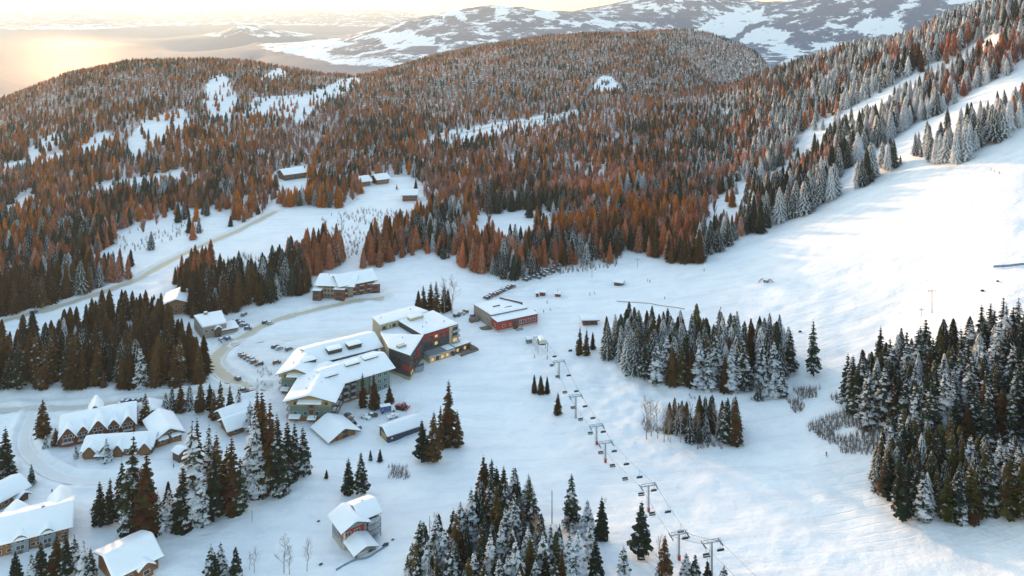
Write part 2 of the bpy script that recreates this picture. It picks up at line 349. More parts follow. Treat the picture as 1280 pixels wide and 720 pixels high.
SINGLES = [  # feet (u, v), row of the tip, kind (0 snow-laden, 1 green, 2 rusty), label
 (1017, 470, 399, 1, 'dark green spruce standing alone on the piste between two groves'),
 (714, 662, 591, 1, 'tall dark spruce right of the bare pole and left of the leaning snag'),
 (735, 668, 623, 0, None), (752, 674, 619, 1, None), (800, 696, 625, 1, 'narrow brown-green spruce standing alone below the fifth lift tower'),
 (780, 725, 680, 0, None), (830, 728, 668, 2, None), (858, 726, 690, 0, None), (868, 740, 692, 1, None), (700, 720, 668, 0, None), (722, 722, 660, 0, None), (745, 722, 672, 1, None), (738, 700, 650, 0, None),
 (905, 750, 706, 0, None), (885, 745, 700, 1, None),
 (515, 718, 677, 1, 'small pointed fir at the left end of the bottom grove'), (528, 701, 651, 1, 'slim dark spire of a fir by the bottom grove'), (554, 730, 660, 0, None), (587, 690, 608, 0, None), (570, 716, 640, 2, None), (605, 640, 568, 2, None), (614, 642, 572, 1, None), (628, 640, 582, 2, None), (645, 650, 585, 1, None), (660, 655, 600, 0, None),
 (560, 556, 474, 2, 'tallest brown-green spruce of the clump beside the blue shed'), (572, 558, 512, 2, None), (541, 578, 514, 2, None), (528, 576, 524, 1, None), (551, 560, 505, 2, None),
 (668, 491, 467, 2, None), (676, 492, 468, 2, None), (684, 492, 469, 1, None), (697, 518, 490, 2, 'little rusty fir standing alone beside the second lift tower'),
 (435, 617, 571, 1, 'left of two open green firs above the tall grey and red house'), (452, 618, 564, 1, 'right of two open green firs above the tall grey and red house'),
 (724, 443, 408, 2, None), (733, 444, 410, 2, None), (741, 436, 414, 1, None),
 (163, 668, 540, 1, None), (180, 672, 563, 2, None), (197, 668, 612, 0, None), (174, 660, 580, 1, None), (188, 668, 590, 1, None), (155, 650, 575, 1, None),
 (125, 655, 600, 1, 'left of the two slim firs left of the tall village clump'), (136, 656, 597, 1, 'right of the two slim firs left of the tall village clump'),
 (227, 662, 582, 1, None), (240, 655, 525, 0, None), (248, 628, 522, 1, None), (262, 626, 528, 0, None), (273, 640, 540, 2, None), (267, 652, 562, 1, None), (290, 642, 545, 2, None), (300, 640, 570, 1, None), (212, 662, 610, 0, None), (255, 656, 590, 0, None), (282, 634, 556, 2, None),
 (318, 618, 510, 0, None), (328, 608, 484, 2, None), (337, 616, 500, 2, None), (350, 618, 520, 1, None), (344, 606, 516, 2, None), (361, 600, 524, 1, None), (370, 595, 527, 1, None), (380, 593, 532, 1, None), (322, 620, 545, 0, None), (310, 614, 556, 0, None),
 (53, 547, 499, 2, 'bushy brown fir beside the village road left of the red gabled row'), (182, 530, 490, 2, 'brown fir behind the right end of the red gabled row'),
 (215, 513, 482, 0, None), (226, 515, 476, 2, None), (237, 512, 480, 0, None), (250, 516, 474, 2, None), (262, 515, 478, 1, None), (275, 518, 474, 2, None), (288, 518, 480, 1, None), (298, 520, 482, 0, None), (268, 524, 486, 2, None), (207, 520, 490, 0, None), (312, 540, 500, 0, None), (322, 548, 484, 2, None),
 (7, 597, 533, 1, 'dark spruce at the left edge above the first chalet'), (-6, 592, 540, 1, None), (39, 607, 579, 1, 'small dark fir on the bank above the big chalet'), (133, 577, 547, 0, 'small snowy fir in front of the low brown row'), (95, 573, 556, 0, 'tiny snowy fir left of the low brown row'), (70, 557, 534, 2, 'stubby brown bush-like fir at the left gable of the red row'), (57, 562, 545, 0, None),
 (20, 728, 688, 1, None), (52, 722, 676, 1, None), (70, 720, 668, 2, None), (82, 722, 662, 1, None), (95, 716, 666, 0, None), (106, 722, 672, 0, None), (40, 726, 690, 0, None), (113, 726, 684, 1, None),
 (263, 726, 678, 0, None), (277, 722, 676, 0, None), (295, 724, 681, 1, None), (270, 738, 690, 1, None),
 (454, 509, 465, 2, 'left of the three firs growing against the green condominium'), (468, 511, 466, 2, 'middle of the three firs growing against the green condominium'), (487, 507, 481, 2, 'shortest of the three firs growing against the green condominium'),
 (408, 598, 586, 2, 'tiny sapling on the open snow above the twin firs'), (210, 633, 600, 2, None),
 (530, 392, 356, 2, None), (538, 390, 352, 2, None), (546, 393, 350, 2, None), (555, 390, 354, 2, None), (523, 386, 362, 2, None), (560, 388, 360, 2, None),
 (958, 498, 464, 0, None), (968, 497, 458, 0, None), (976, 496, 456, 0, None), (948, 500, 472, 0, None), (906, 555, 500, 1, None), (918, 556, 492, 2, None), (884, 552, 522, 0, None),
 (1128, 652, 548, 1, None), (1155, 651, 588, 0, None), (1203, 654, 612, 0, 'slim heavily snow-covered fir at the lower edge of the corner grove'), (1217, 656, 628, 2, 'low rusty fir at the lower edge of the corner grove'), (1148, 632, 570, 2, None), (1110, 622, 560, 2, None), (1235, 552, 478, 0, 'big snow-draped spruce in the middle of the east grove'), (1172, 600, 530, 1, None),
 (800, 312, 290, 2, None), (808, 308, 286, 2, None), (836, 327, 288, 2, None), (868, 326, 290, 2, None), (878, 322, 285, 2, None), (850, 326, 292, 1, None),
 (463, 575, 561, 1, None), (475, 577, 560, 1, None),
]
BARE = [(355, 716, 664), (318, 716, 684), (384, 714, 672), (312, 712, 690), (362, 718, 680), (808, 549, 494), (814, 546, 496), (822, 548, 500), (830, 552, 505), (838, 553, 520), (835, 550, 508), (850, 553, 505), (865, 548, 500), (895, 552, 505), (872, 554, 512), (700, 700, 650), (668, 720, 640), (545, 700, 640), (826, 722, 668), (752, 640, 620),
        (556, 392, 345), (565, 392, 344), (640, 712, 655), (1112, 618, 556), (905, 548, 505), (845, 545, 500)]

# ------------------------------------------------------------------ ground sheet
TT = np.concatenate([np.linspace(-1.8, -.72, 60)[:-1], np.linspace(-.72, .74, 470), np.linspace(.74, 1.9, 66)[1:]])
YY = np.concatenate([np.linspace(30, 200, 40)[:-1], np.geomspace(200, 1000, 330)[:-1], np.geomspace(1000, 4000, 200)[:-1], np.geomspace(4000, 30000, 190)])
GX = TT[None, :] * YY[:, None]; GY = np.repeat(YY[:, None], len(TT), 1)
GZ = ground_z(GX, GY)
nr, nc = GX.shape
def grid_faces(nr, nc):
    i = np.arange(nr * nc).reshape(nr, nc)
    return np.stack([i[:-1, :-1], i[:-1, 1:], i[1:, 1:], i[1:, :-1]], -1).reshape(-1, 4)
def sheet_z(x, y):                        # height of the ground sheet itself (its own triangles' bilinear surface)
    x = np.atleast_1d(np.asarray(x, float)); y = np.atleast_1d(np.asarray(y, float))
    j = np.clip(np.searchsorted(YY, y) - 1, 0, nr - 2); fy = (y - YY[j]) / (YY[j + 1] - YY[j])
    t = x / y; i = np.clip(np.searchsorted(TT, t) - 1, 0, nc - 2); fx = (t - TT[i]) / (TT[i + 1] - TT[i])
    return (GZ[j, i] * (1 - fx) + GZ[j, i + 1] * fx) * (1 - fy) + (GZ[j + 1, i] * (1 - fx) + GZ[j + 1, i + 1] * fx) * fy
GU, GV, GD = project(GX, GY, GZ)
RD = {}                                   # roads, as world polylines
def wline(pts, step=5.0, lift=0):
    P = [at(u, v) for u, v in pts]
    xy = np.array([(p.x, p.y) for p in P])
    # Catmull-Rom through the points
    out = []
    n = len(xy)
    for k in range(n - 1):
        p0, p1, p2, p3 = xy[max(k - 1, 0)], xy[k], xy[k + 1], xy[min(k + 2, n - 1)]
        m = max(2, int(np.linalg.norm(p2 - p1) / step))
        for q in range(m):
            s = q / m
            out.append(.5 * ((2 * p1) + (-p0 + p2) * s + (2 * p0 - 5 * p1 + 4 * p2 - p3) * s * s + (-p0 + 3 * p1 - 3 * p2 + p3) * s ** 3))
    out.append(xy[-1])
    return np.array(out)
RD['highway'] = wline([(-60, 420), (0, 402), (60, 386), (120, 368), (170, 350), (205, 330), (250, 308), (300, 287), (345, 264)])
RD['village_road'] = wline([(310, 485), (282, 470), (268, 455), (275, 440), (300, 424), (340, 402), (390, 388), (440, 376), (480, 372)])
RD['lane'] = wline([(-40, 512), (40, 510), (110, 507), (180, 500), (250, 490), (300, 488), (335, 484)])
RD['upper_highway'] = wline([(540, 172), (580, 166), (620, 158), (660, 152), (715, 140)], 12)
RD['drive'] = wline([(44, 512), (32, 540), (34, 565), (60, 590), (95, 600), (150, 600)])
RD['loop'] = wline([(300, 430), (330, 424), (380, 421), (430, 418), (470, 424)])
def dist_to(line, x, y):
    d = np.full(np.shape(x), 1e9)
    lo = line.min(0) - 40; hi = line.max(0) + 40
    m = (x > lo[0]) & (x < hi[0]) & (y > lo[1]) & (y < hi[1])
    px, py = x[m], y[m]; dm = np.full(px.shape, 1e9)
    for a, b in zip(line[:-1], line[1:]):
        ab = b - a; s = np.clip(((px - a[0]) * ab[0] + (py - a[1]) * ab[1]) / (ab @ ab + 1e-9), 0, 1)
        dm = np.minimum(dm, np.hypot(px - a[0] - s * ab[0], py - a[1] - s * ab[1]))
    d[m] = dm
    return d
# ploughed banks beside the roads, dirt on and beside them
dirt = np.zeros(GX.shape); bank = np.zeros(GX.shape)
for nm, wd in (('highway', 4.2), ('village_road', 4.0), ('lane', 3.2), ('drive', 2.6), ('loop', 3.0)):
    d = dist_to(RD[nm], GX, GY)
    dirt = np.maximum(dirt, (.15 if nm in ('drive', 'loop') else .45) * np.clip(1 - (d - wd) / 4, 0, 1) * (d < 40))
    bank = np.maximum(bank, np.exp(-((d - wd - 2.6) / 1.5) ** 2) * (.6 + vnoise(GX / 7, GY / 7, 5)))
    GZ = np.where(d < wd + 1.2, GZ - .35, GZ)
GZ = GZ + bank * .9 * np.where(GX > -1e9, 1, 0)
LOTS = [[(300, 432), (330, 430), (400, 428), (400, 440), (345, 470), (290, 470), (284, 452)], [(280, 395), (330, 385), (345, 400), (300, 425), (268, 436), (262, 426)], [(440, 515), (500, 500), (535, 505), (520, 520), (470, 545), (452, 535)], [(600, 378), (650, 352), (720, 322), (725, 334), (650, 362), (612, 385)],
        [(120, 610), (330, 620), (330, 632), (200, 660), (120, 660)]]
for q in LOTS: dirt = np.maximum(dirt, .22 * inpoly(GU, GV, q) * (GD < 900))
# near/far woods weights
wood = np.zeros(GX.shape, bool)
for q in WOODS: wood |= inpoly(GU, GV, q)
for q in GLADES: wood &= ~inpoly(GU, GV, q)
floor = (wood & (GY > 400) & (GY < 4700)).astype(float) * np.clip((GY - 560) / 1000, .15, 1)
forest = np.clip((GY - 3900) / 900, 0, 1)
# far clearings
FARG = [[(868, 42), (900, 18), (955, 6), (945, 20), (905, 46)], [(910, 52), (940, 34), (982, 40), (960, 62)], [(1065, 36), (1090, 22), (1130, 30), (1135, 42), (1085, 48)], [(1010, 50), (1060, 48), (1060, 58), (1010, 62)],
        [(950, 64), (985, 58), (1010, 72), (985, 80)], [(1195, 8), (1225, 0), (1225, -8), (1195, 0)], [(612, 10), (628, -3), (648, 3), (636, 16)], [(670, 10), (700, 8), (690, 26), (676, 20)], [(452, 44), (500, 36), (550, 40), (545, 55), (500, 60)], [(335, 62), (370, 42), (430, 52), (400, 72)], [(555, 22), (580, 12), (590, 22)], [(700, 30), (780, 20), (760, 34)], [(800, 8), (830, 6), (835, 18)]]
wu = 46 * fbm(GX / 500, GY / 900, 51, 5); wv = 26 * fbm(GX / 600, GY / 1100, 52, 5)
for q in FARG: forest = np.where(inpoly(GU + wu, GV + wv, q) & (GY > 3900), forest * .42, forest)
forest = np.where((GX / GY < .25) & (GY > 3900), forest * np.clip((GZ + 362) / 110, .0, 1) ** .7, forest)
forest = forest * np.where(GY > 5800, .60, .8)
forest = np.maximum(forest, 2.2 * np.clip((-.0 - GX / GY) / .08, 0, 1) * np.clip((-300 - GZ) / 50, 0, 1) * (GY > 3900))  # dark cover added on the left valley floor so golden haze shows
gv = np.stack([GX, GY, GZ], -1).reshape(-1, 3)
gf = grid_faces(nr, nc)
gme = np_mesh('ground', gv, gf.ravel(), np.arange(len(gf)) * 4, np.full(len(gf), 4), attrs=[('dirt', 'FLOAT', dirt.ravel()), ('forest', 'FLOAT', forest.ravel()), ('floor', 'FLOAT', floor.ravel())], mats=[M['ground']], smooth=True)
ground = link('ground', gme); tag(ground, kind='structure')

def mk_road(name, c0, c1):
    m, nt, b = new_mat(name); p = wpos(nt)
    e = attr(nt, 'edge').outputs['Fac']       # 0 in the middle, 1 at the rim: wheel tracks are worn barer
    n = noise(nt, .5, 5, .65, p)
    f = mathn(nt, 'ADD', mathn(nt, 'MULTIPLY', mathn(nt, 'SUBTRACT', n, .5), 1.2), e)
    L(nt, mixc(nt, mapr(nt, f, .25, 1.0), c0, c1), b.inputs['Base Color'])
    b.inputs['Roughness'].default_value = .7; b.inputs['Specular IOR Level'].default_value = .3
    bump(nt, noise(nt, 2.2, 4, .6, p), .3, .12, b)
    return m
M['road'] = mk_road('packed sandy snow', (.56, .49, .38), (.80, .78, .74))
M['lane'] = mk_road('packed grey snow', (.62, .595, .56), (.82, .82, .82))
def ribbon(name, line, width, mat, lift=.13):
    d = np.gradient(line, axis=0); nrm = np.stack([-d[:, 1], d[:, 0]], -1); nrm /= np.linalg.norm(nrm, axis=1, keepdims=True) + 1e-9
    K = 9; s = np.linspace(-1, 1, K)
    wob = 1 + .14 * (vnoise(np.arange(len(line)) * .35, np.zeros(len(line)), 77) - .5)
    P = line[:, None, :] + nrm[:, None, :] * (s[None, :, None] * width * .5 * wob[:, None, None])
    z = sheet_z(P[..., 0].ravel(), P[..., 1].ravel()).reshape(P.shape[:2])
    z = np.maximum(z, z.mean(1, keepdims=True) - .25) + lift
    v = np.concatenate([P, z[..., None]], -1).reshape(-1, 3)
    f = grid_faces(len(line), K)
    edge = np.repeat((np.abs(s) ** 2)[None] - .25 * (np.abs(np.abs(s) - .45) < .2)[None], len(line), 0)
    me = np_mesh(name, v, f.ravel(), np.arange(len(f)) * 4, np.full(len(f), 4), attrs=[('edge', 'FLOAT', edge.ravel())], mats=[mat], smooth=True)
    return tag(link(name, me), kind='structure')
ribbon('highway', RD['highway'], 8.5, M['road']); ribbon('village_road', RD['village_road'], 8, M['road'])
ribbon('lane', RD['lane'], 6.5, M['lane']); M['snowlane'] = mk_road('packed white snow', (.74, .735, .72), (.85, .855, .87))
ribbon('driveway', RD['drive'], 5.0, M['snowlane']); ribbon('parking_loop', RD['loop'], 6, M['snowlane']); ribbon('distant_highway', RD['upper_highway'], 9, M['lane'], .4)

# ------------------------------------------------------------------ trees
TINT = {0: (.045, .056, .045), 1: (.028, .038, .025), 2: (.095, .050, .020), 3: (.36, .20, .17), 4: (.50, .16, .025), 5: (.40, .13, .055), 6: (.085, .070, .020)}  # brightest orange tints mix rusty larch colour with warm glare painted in
class TB:
    def __init__(s): s.v = []; s.f = []; s.t = []; s.s = []
    def add(s, p, tint, snow): s.v.append(p); s.t.append((*tint, 1)); s.s.append(snow); return len(s.v) - 1
    def mesh(s, name, mat):
        fl = [i for f in s.f for i in f]; tot = [len(f) for f in s.f]; st = np.concatenate([[0], np.cumsum(tot)[:-1]])
        return np_mesh(name, s.v, fl, st, tot, attrs=[('tint', 'FLOAT_COLOR', s.t), ('snow', 'FLOAT', s.s)], mats=[mat])
def near_crown(seed, kind, H=20.0):
    r = random.Random(seed); b = TB(); tint = TINT[kind]
    base = r.uniform(.04, .12); Rm = H * r.uniform(.155, .225); nl = 27
    snowy = {0: .60, 1: .24, 2: .14, 6: .20}[kind]
    lean = r.uniform(0, 6.28)
    for k in range(nl):
        q = (k + r.uniform(-.3, .3)) / (nl - 1); q = min(max(q, 0), 1)
        z = H * (base + (1 - base) * q ** .92)
        Rr = Rm * ((1 - q) ** .78 * (.55 + .45 * min(1, q * 5 + .25))) + .12
        nb = max(4, int(10 - 5 * q))
        side = .82 + .25 * math.sin(lean + k * .9)
        for j in range(nb):
            a = 6.283 * (j + r.uniform(-.35, .35)) / nb + k * 2.4
            if r.random() < .07: continue
            Lb = Rr * r.uniform(.72, 1.2) * (side if j % 2 else 1)
            w = Lb * r.uniform(.20, .30) + .12
            droop = r.uniform(.28, .6) * (1 - .55 * q)
            ca, sa = math.cos(a), math.sin(a)
            c = tuple(t * r.uniform(.65, 1.4) for t in tint)
            sn = snowy + r.uniform(-.3, .3)
            def P(rad, off, dz): return (ca * rad - sa * off, sa * rad + ca * off, z + dz)
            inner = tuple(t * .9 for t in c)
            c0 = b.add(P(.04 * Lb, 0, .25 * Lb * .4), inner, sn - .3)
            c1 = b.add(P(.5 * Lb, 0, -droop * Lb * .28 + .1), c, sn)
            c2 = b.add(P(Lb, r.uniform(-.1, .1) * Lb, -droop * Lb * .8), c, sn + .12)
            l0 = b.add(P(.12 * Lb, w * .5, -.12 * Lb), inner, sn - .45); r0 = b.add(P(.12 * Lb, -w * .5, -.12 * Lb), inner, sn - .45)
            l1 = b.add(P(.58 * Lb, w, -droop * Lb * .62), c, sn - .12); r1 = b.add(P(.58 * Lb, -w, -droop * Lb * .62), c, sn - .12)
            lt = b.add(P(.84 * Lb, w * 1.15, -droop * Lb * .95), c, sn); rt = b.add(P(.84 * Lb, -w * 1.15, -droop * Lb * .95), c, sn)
            b.f += [(c0, l0, l1, c1), (c0, c1, r1, r0), (c1, l1, lt), (c1, lt, c2), (c1, c2, rt), (c1, rt, r1)]
    # dense inner sprays so the crown is not see-through at the stem
    for k in range(9):
        q = k / 9; z = H * (base + .02 + (.9 - base) * q); rr = Rm * .34 * (1 - q) ** .8 + .08
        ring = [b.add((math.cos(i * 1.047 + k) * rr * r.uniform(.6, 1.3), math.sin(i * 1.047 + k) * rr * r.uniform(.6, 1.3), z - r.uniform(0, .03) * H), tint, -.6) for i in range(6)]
        ap = b.add((0, 0, z + H * .15), tint, -.5)
        for i in range(6): b.f.append((ring[i], ring[(i + 1) % 6], ap))
    return b.mesh('crown', M['needles'])
def tube_pts(V, F, pts, rad, n=6):
    base = len(V)
    for p, rr in zip(pts, rad):
        for i in range(n):
            a = 6.283 * i / n; V.append((p[0] + math.cos(a) * rr, p[1] + math.sin(a) * rr, p[2]))
    for k in range(len(pts) - 1):
        for i in range(n):
            F.append((base + k * n + i, base + k * n + (i + 1) % n, base + (k + 1) * n + (i + 1) % n, base + (k + 1) * n + i))
def poly_mesh(name, V, F, mat, smooth=False):
    fl = [i for f in F for i in f]; tot = [len(f) for f in F]; st = np.concatenate([[0], np.cumsum(tot)[:-1]])
    return np_mesh(name, V, fl, st, tot, mats=[mat] if mat else [], smooth=smooth)
def trunk_mesh(H):
    V, F = [], []; tube_pts(V, F, [(0, 0, -1.2), (0, 0, .4), (.05, 0, H * .5), (0, 0, H * .96)], [.42, .32, .18, .03])
    return poly_mesh('trunk', V, F, M['bark'], True)
def bare_mesh(seed, H=12.0):
    r = random.Random(seed); V, F = [], []
    tv, tf = [], []
    xs = [(r.uniform(-.2, .2) * k, r.uniform(-.2, .2) * k, H * k / 5) for k in range(6)]; xs[0] = (0, 0, -.8)
    tube_pts(tv, tf, xs, [.16, .14, .11, .08, .05, .02], 5)
    for k in range(34):
        q = r.uniform(.22, .97); z = q * H; i = min(int(q * 5), 4); s = q * 5 - i
        bx = xs[i][0] * (1 - s) + xs[i + 1][0] * s; by = xs[i][1] * (1 - s) + xs[i + 1][1] * s
        a = r.uniform(0, 6.28); Ln = H * .26 * (1.1 - q) + .5
        def seg(x, y, z, a, el, ln, rad, depth):
            ex, ey, ez = x + math.cos(a) * math.cos(el) * ln, y + math.sin(a) * math.cos(el) * ln, z + math.sin(el) * ln
            tube_pts(V, F, [(x, y, z), ((x + ex) / 2, (y + ey) / 2, (z + ez) / 2 + .04 * ln), (ex, ey, ez)], [rad, rad * .7, rad * .3], 3)
            if depth:
                for m in range(3):
                    s = r.uniform(.35, .95); seg(x + (ex - x) * s, y + (ey - y) * s, z + (ez - z) * s, a + r.uniform(-1, 1), el + r.uniform(-.2, .5), ln * .5, rad * .6, depth - 1)
        seg(bx, by, z, a, r.uniform(.5, 1.1), Ln, .05, 2 if k % 2 else 1)
    return poly_mesh('trunk', tv, tf, M['birch'], True), poly_mesh('crown', V, F, M['birch'])

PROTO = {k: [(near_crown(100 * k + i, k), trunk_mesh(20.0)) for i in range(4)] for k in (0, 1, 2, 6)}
BPROTO = [bare_mesh(900 + i) for i in range(4)]

cand = []                                 # x, y, height, kind, where, label
def jitter_grid(poly, sp):
    W = [at(u, v) for u, v in poly]
    x0, x1 = min(p.x for p in W), max(p.x for p in W); y0, y1 = min(p.y for p in W), max(p.y for p in W)
    wp = [(p.x, p.y) for p in W]
    xs, ys = np.meshgrid(np.arange(x0, x1, sp), np.arange(y0, y1, sp))
    xs = xs + (np.arange(xs.shape[0]) % 2)[:, None] * sp * .5
    xs = xs.ravel() + RNG.uniform(-.42, .42, xs.size) * sp; ys = ys.ravel() + RNG.uniform(-.42, .42, ys.size) * sp
    m = inpoly(xs, ys, wp)
    return xs[m], ys[m]
for nm, (poly, sp, hr, mix) in NEAR.items():
    xs, ys = jitter_grid(poly, sp * 1.12)
    hn = vnoise(xs / 16, ys / 16, 55)
    for x, y, n in zip(xs, ys, hn):
        k = (0, 1, 2, 6)[int(RNG.choice(4, p=mix))]
        h = hr[0] + (hr[1] - hr[0]) * min(max(.2 + .6 * n + RNG.uniform(-.25, .35), 0), 1)
        if k == 2: h *= .86
        cand.append((x, y, h, k, nm, None))
for u, v, vt, k, lab in SINGLES:
    p = at(u, v)
    a, dy, dz = px_dir(u, vt); h = CAMZ + dz / dy * p.y - p.z     # the tip stands where its ray passes over the foot
    cand.append((p.x, p.y, max(h, 1.2), k, 'single', lab))
# the wide woods
rows = []
y = 400.0
while y < 3400:
    s = 5.0 + y * .0030
    t = np.arange(-.86, .9, s / y) ; xs = t * y + RNG.uniform(-.45, .45, t.size) * s; ys = y + RNG.uniform(-.45, .45, t.size) * s
    rows.append(np.stack([xs, ys], -1)); y += s
FX = np.concatenate(rows); FZ = sheet_z(FX[:, 0], FX[:, 1]); fu, fv, fd = project(FX[:, 0], FX[:, 1], FZ)
m = np.zeros(len(FX), bool)
wob = 7 * (vnoise(FX[:, 0] / 25, FX[:, 1] / 25, 61) - .5) * np.clip(fd / 700, .5, 1)
for q in WOODS: m |= inpoly(fu, fv + wob, q)
for q in GLADES: m &= ~(inpoly(fu + 1.6 * wob, fv + wob, q) & (RNG.rand(len(FX)) > np.where(fd > 1100, .22, .06)))
# thin out by natural openings
open_ = fbm(FX[:, 0] / 90, FX[:, 1] / 90, 71, 3)
m &= RNG.rand(len(FX)) < np.clip(1.25 + open_ * 2.2 + .5 * (FX[:, 0] / FX[:, 1] > .3), .25, 1)
# drop trees that stand well behind a crest and can show from nowhere near
tcol = np.linspace(-.9, .95, 300); yrow = np.geomspace(300, 3500, 260)
gg = sheet_z((tcol[None] * yrow[:, None]).ravel(), np.repeat(yrow, 300)).reshape(260, 300)
horiz = np.maximum.accumulate((gg - CAMZ - 8) / yrow[:, None], 0)
ti = np.clip(np.searchsorted(tcol, FX[:, 0] / FX[:, 1]), 0, 299); yi = np.clip(np.searchsorted(yrow, FX[:, 1]) - 1, 0, 259)
m &= (FZ + 45 - CAMZ) / FX[:, 1] > horiz[yi, ti]
FX, FZ, fu, fv, fd = FX[m], FZ[m], fu[m], fv[m], fd[m]
print('forest trees', len(FX))
nzk = vnoise(FX[:, 0] / 60, FX[:, 1] / 60, 81); nz2 = vnoise(FX[:, 0] / 140, FX[:, 1] / 140, 83); nz3 = vnoise(FX[:, 0] / 30, FX[:, 1] / 34, 85); nz4 = vnoise(FX[:, 0] / 45, FX[:, 1] / 50, 86)
rk = lambda a: np.argsort(np.argsort(a)) / len(a)
rnd = rk(.55 * RNG.rand(len(FX)) + .75 * nz3); rnd2 = rk(.6 * RNG.rand(len(FX)) + .6 * nz4)
tt = FX[:, 0] / FX[:, 1]
east = np.clip((tt - .16) / .27, 0, 1)     # greener, snowier to the right; rusty to the left, with orange glare painted in
rust_glare = np.clip(.56 + .2 * np.clip((-.05 - tt) / .15, 0, 1) - .52 * east + .7 * (nzk - .5), .04, .9)
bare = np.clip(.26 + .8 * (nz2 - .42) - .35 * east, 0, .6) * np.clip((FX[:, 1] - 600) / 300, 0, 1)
kind = np.where(rnd < bare, 3, np.where(rnd < bare + (1 - bare) * rust_glare, np.where(rnd2 < (.46 - .46 * east) * np.where(FX[:, 1] < 640, 0, 1), 4, np.where((rnd2 < .8) & (FX[:, 1] > 560), 5, 2)), np.where(rnd2 < .45 + .3 * east, 0, 1)))
fh = (13.5 + 9 * vnoise(FX[:, 0] / 40, FX[:, 1] / 40, 91) + RNG.uniform(-5, 5, len(FX))) * np.clip(.95 - (FX[:, 1] - 560) / 2600, .58, .95)
fh = np.where(FX[:, 1] < 560, fh * 1.12, fh) * (1 + .25 * (tt > .3)) * np.where(RNG.rand(len(FX)) < .12, RNG.uniform(.35, .7, len(FX)), 1)
for i in range(len(FX)):
    cand.append((FX[i, 0], FX[i, 1], fh[i], int(kind[i]), 'wild', None))
CX = np.array([c[0] for c in cand]); CYY = np.array([c[1] for c in cand]); CH = np.array([c[2] for c in cand]); CK = np.array([c[3] for c in cand])
CZ = sheet_z(CX, CYY); cu, cv, cd = project(CX, CYY, CZ); _, cvt, _ = project(CX, CYY, CZ + CH)
pxh = cv - cvt
infr = (cu > -6) & (cu < 1286) & (cvt < 716) & (cv > 6)
# hidden behind nearer trees?  a tip that clears every nearer crown in its column is in plain view
score = np.where(infr & ((CK < 3) | (CK == 6)), pxh, -1)
order = np.argsort(cd)
sky = np.full(1400, 2000.0)
vis = np.zeros(len(cand))
for i in order:
    if not (-20 < cu[i] < 1300): continue
    w = max(1, int(pxh[i] * .11)); a0 = int(np.clip(cu[i] + 40 - w, 0, 1390)); a1 = int(np.clip(cu[i] + 40 + w, a0 + 1, 1395))
    seg = sky[a0:a1]; vis[i] = np.clip(np.minimum(seg, cv[i]).mean() - cvt[i], 0, None)
    sky[a0:a1] = np.where((seg > cv[i]) & (cv[i] < 730), sky[a0:a1], seg)
    seg = sky[a0:a1]; sky[a0:a1] = np.minimum(seg, cvt[i] + pxh[i] * .25)
single = np.array([c[4] == 'single' for c in cand]); named = np.array([c[5] is not None for c in cand])
score = np.where((vis > 5) | single, score + vis * .6, -1) + np.where(named, 500, 0) + np.where(single & infr, 30, 0)
top = set(np.argsort(-score)[:300].tolist())
top = {i for i in top if score[i] > 0 and CK[i] in (0, 1, 2, 6)}
KN = {0: ('snow-laden spruce', 'spruce_tree'), 1: ('dark green fir', 'fir_tree'), 2: ('rusty brown conifer', 'conifer_tree'), 6: ('olive-gold cedar', 'cedar_tree')}
KD = {0: 'snow-laden spruce', 1: 'dark green fir', 2: 'rusty brown conifer', 6: 'olive-gold cedar'}
PLACE = {'east': 'in the large grove at the right edge', 'corner': 'in the low corner grove before the large right grove',
         'mid': 'in the grove on the piste between chairlift and lone spruce', 'thicket': 'in the small birch thicket right of the chairlift', 'south': 'in the grove at the bottom centre below the chairlift'}
def place_name(i):
    w = cand[i][4]
    if w in PLACE: return PLACE[w], w
    u, v = cu[i], cv[i]
    if w == 'single':
        if v > 655 and u < 125: return 'in front of the big chalet with grey-blue gables', 'chalet front'
        if v > 655 and 255 < u < 300: return 'in the trio by bare trees at the bottom left', 'bottom trio'
        if u > 1000 and v < 570: return PLACE['east'], 'east'
        if u > 1000: return PLACE['corner'], 'corner'
        if v > 655 and u > 690: return 'near the bottom edge between bare pole and lift towers', 'lift foot'
        if v > 580 and u > 500: return PLACE['south'], 'south'
        if 510 < u < 590 and v > 500: return 'in the clump beside the blue shed', 'shed clump'
        if 660 < u < 690 and v > 450: return 'in the little cluster left of the chairlift', 'lift cluster'
        if 715 < u < 746 and v < 450: return 'in the pair of bushy trees below the ticket hut', 'hut clump'
        if 515 < u < 570 and v < 400: return 'in the brown clump behind the modern hotel', 'hotel clump'
        if 940 < u < 985: return 'among snowy firs at the right end of the middle grove', 'mid end'
        if 880 < u < 930: return PLACE['thicket'], 'thicket'
        if 790 < u < 900: return 'at the wood edge along the upper piste', 'piste edge'
        if 455 < u < 480: return 'by the bare brush below the green condominium', 'condo brush'
        if u < 60: return 'at the left edge by the village drive', 'left edge'
        if v < 560 and u < 330: return 'in the row of trees behind the village chalets', 'village row'
        if u > 300: return 'in the clump right of the snowy cabin roofs', 'cabin clump'
        if u > 205: return 'in the middle village clump by the sunken roof', 'village middle'
        return 'in the tallest village clump left of the hidden hut', 'village tall'
    if v > 340 and u < 262: return 'in the dark wood left of the village road', 'dark wood'
    if u < 345: return 'in the brown wood beyond the highway', 'far left wood'
    if u < 450: return 'in the wood between highway and brown condominium', 'condo wood'
    if u < 800: return 'along the wood edge above the red day lodge', 'lodge wood'
    if v > 128 and u > 1060: return 'in the tree islands between the two right-hand pistes', 'piste islands'
    return 'on the wooded ridge at the upper right', 'ridge wood'
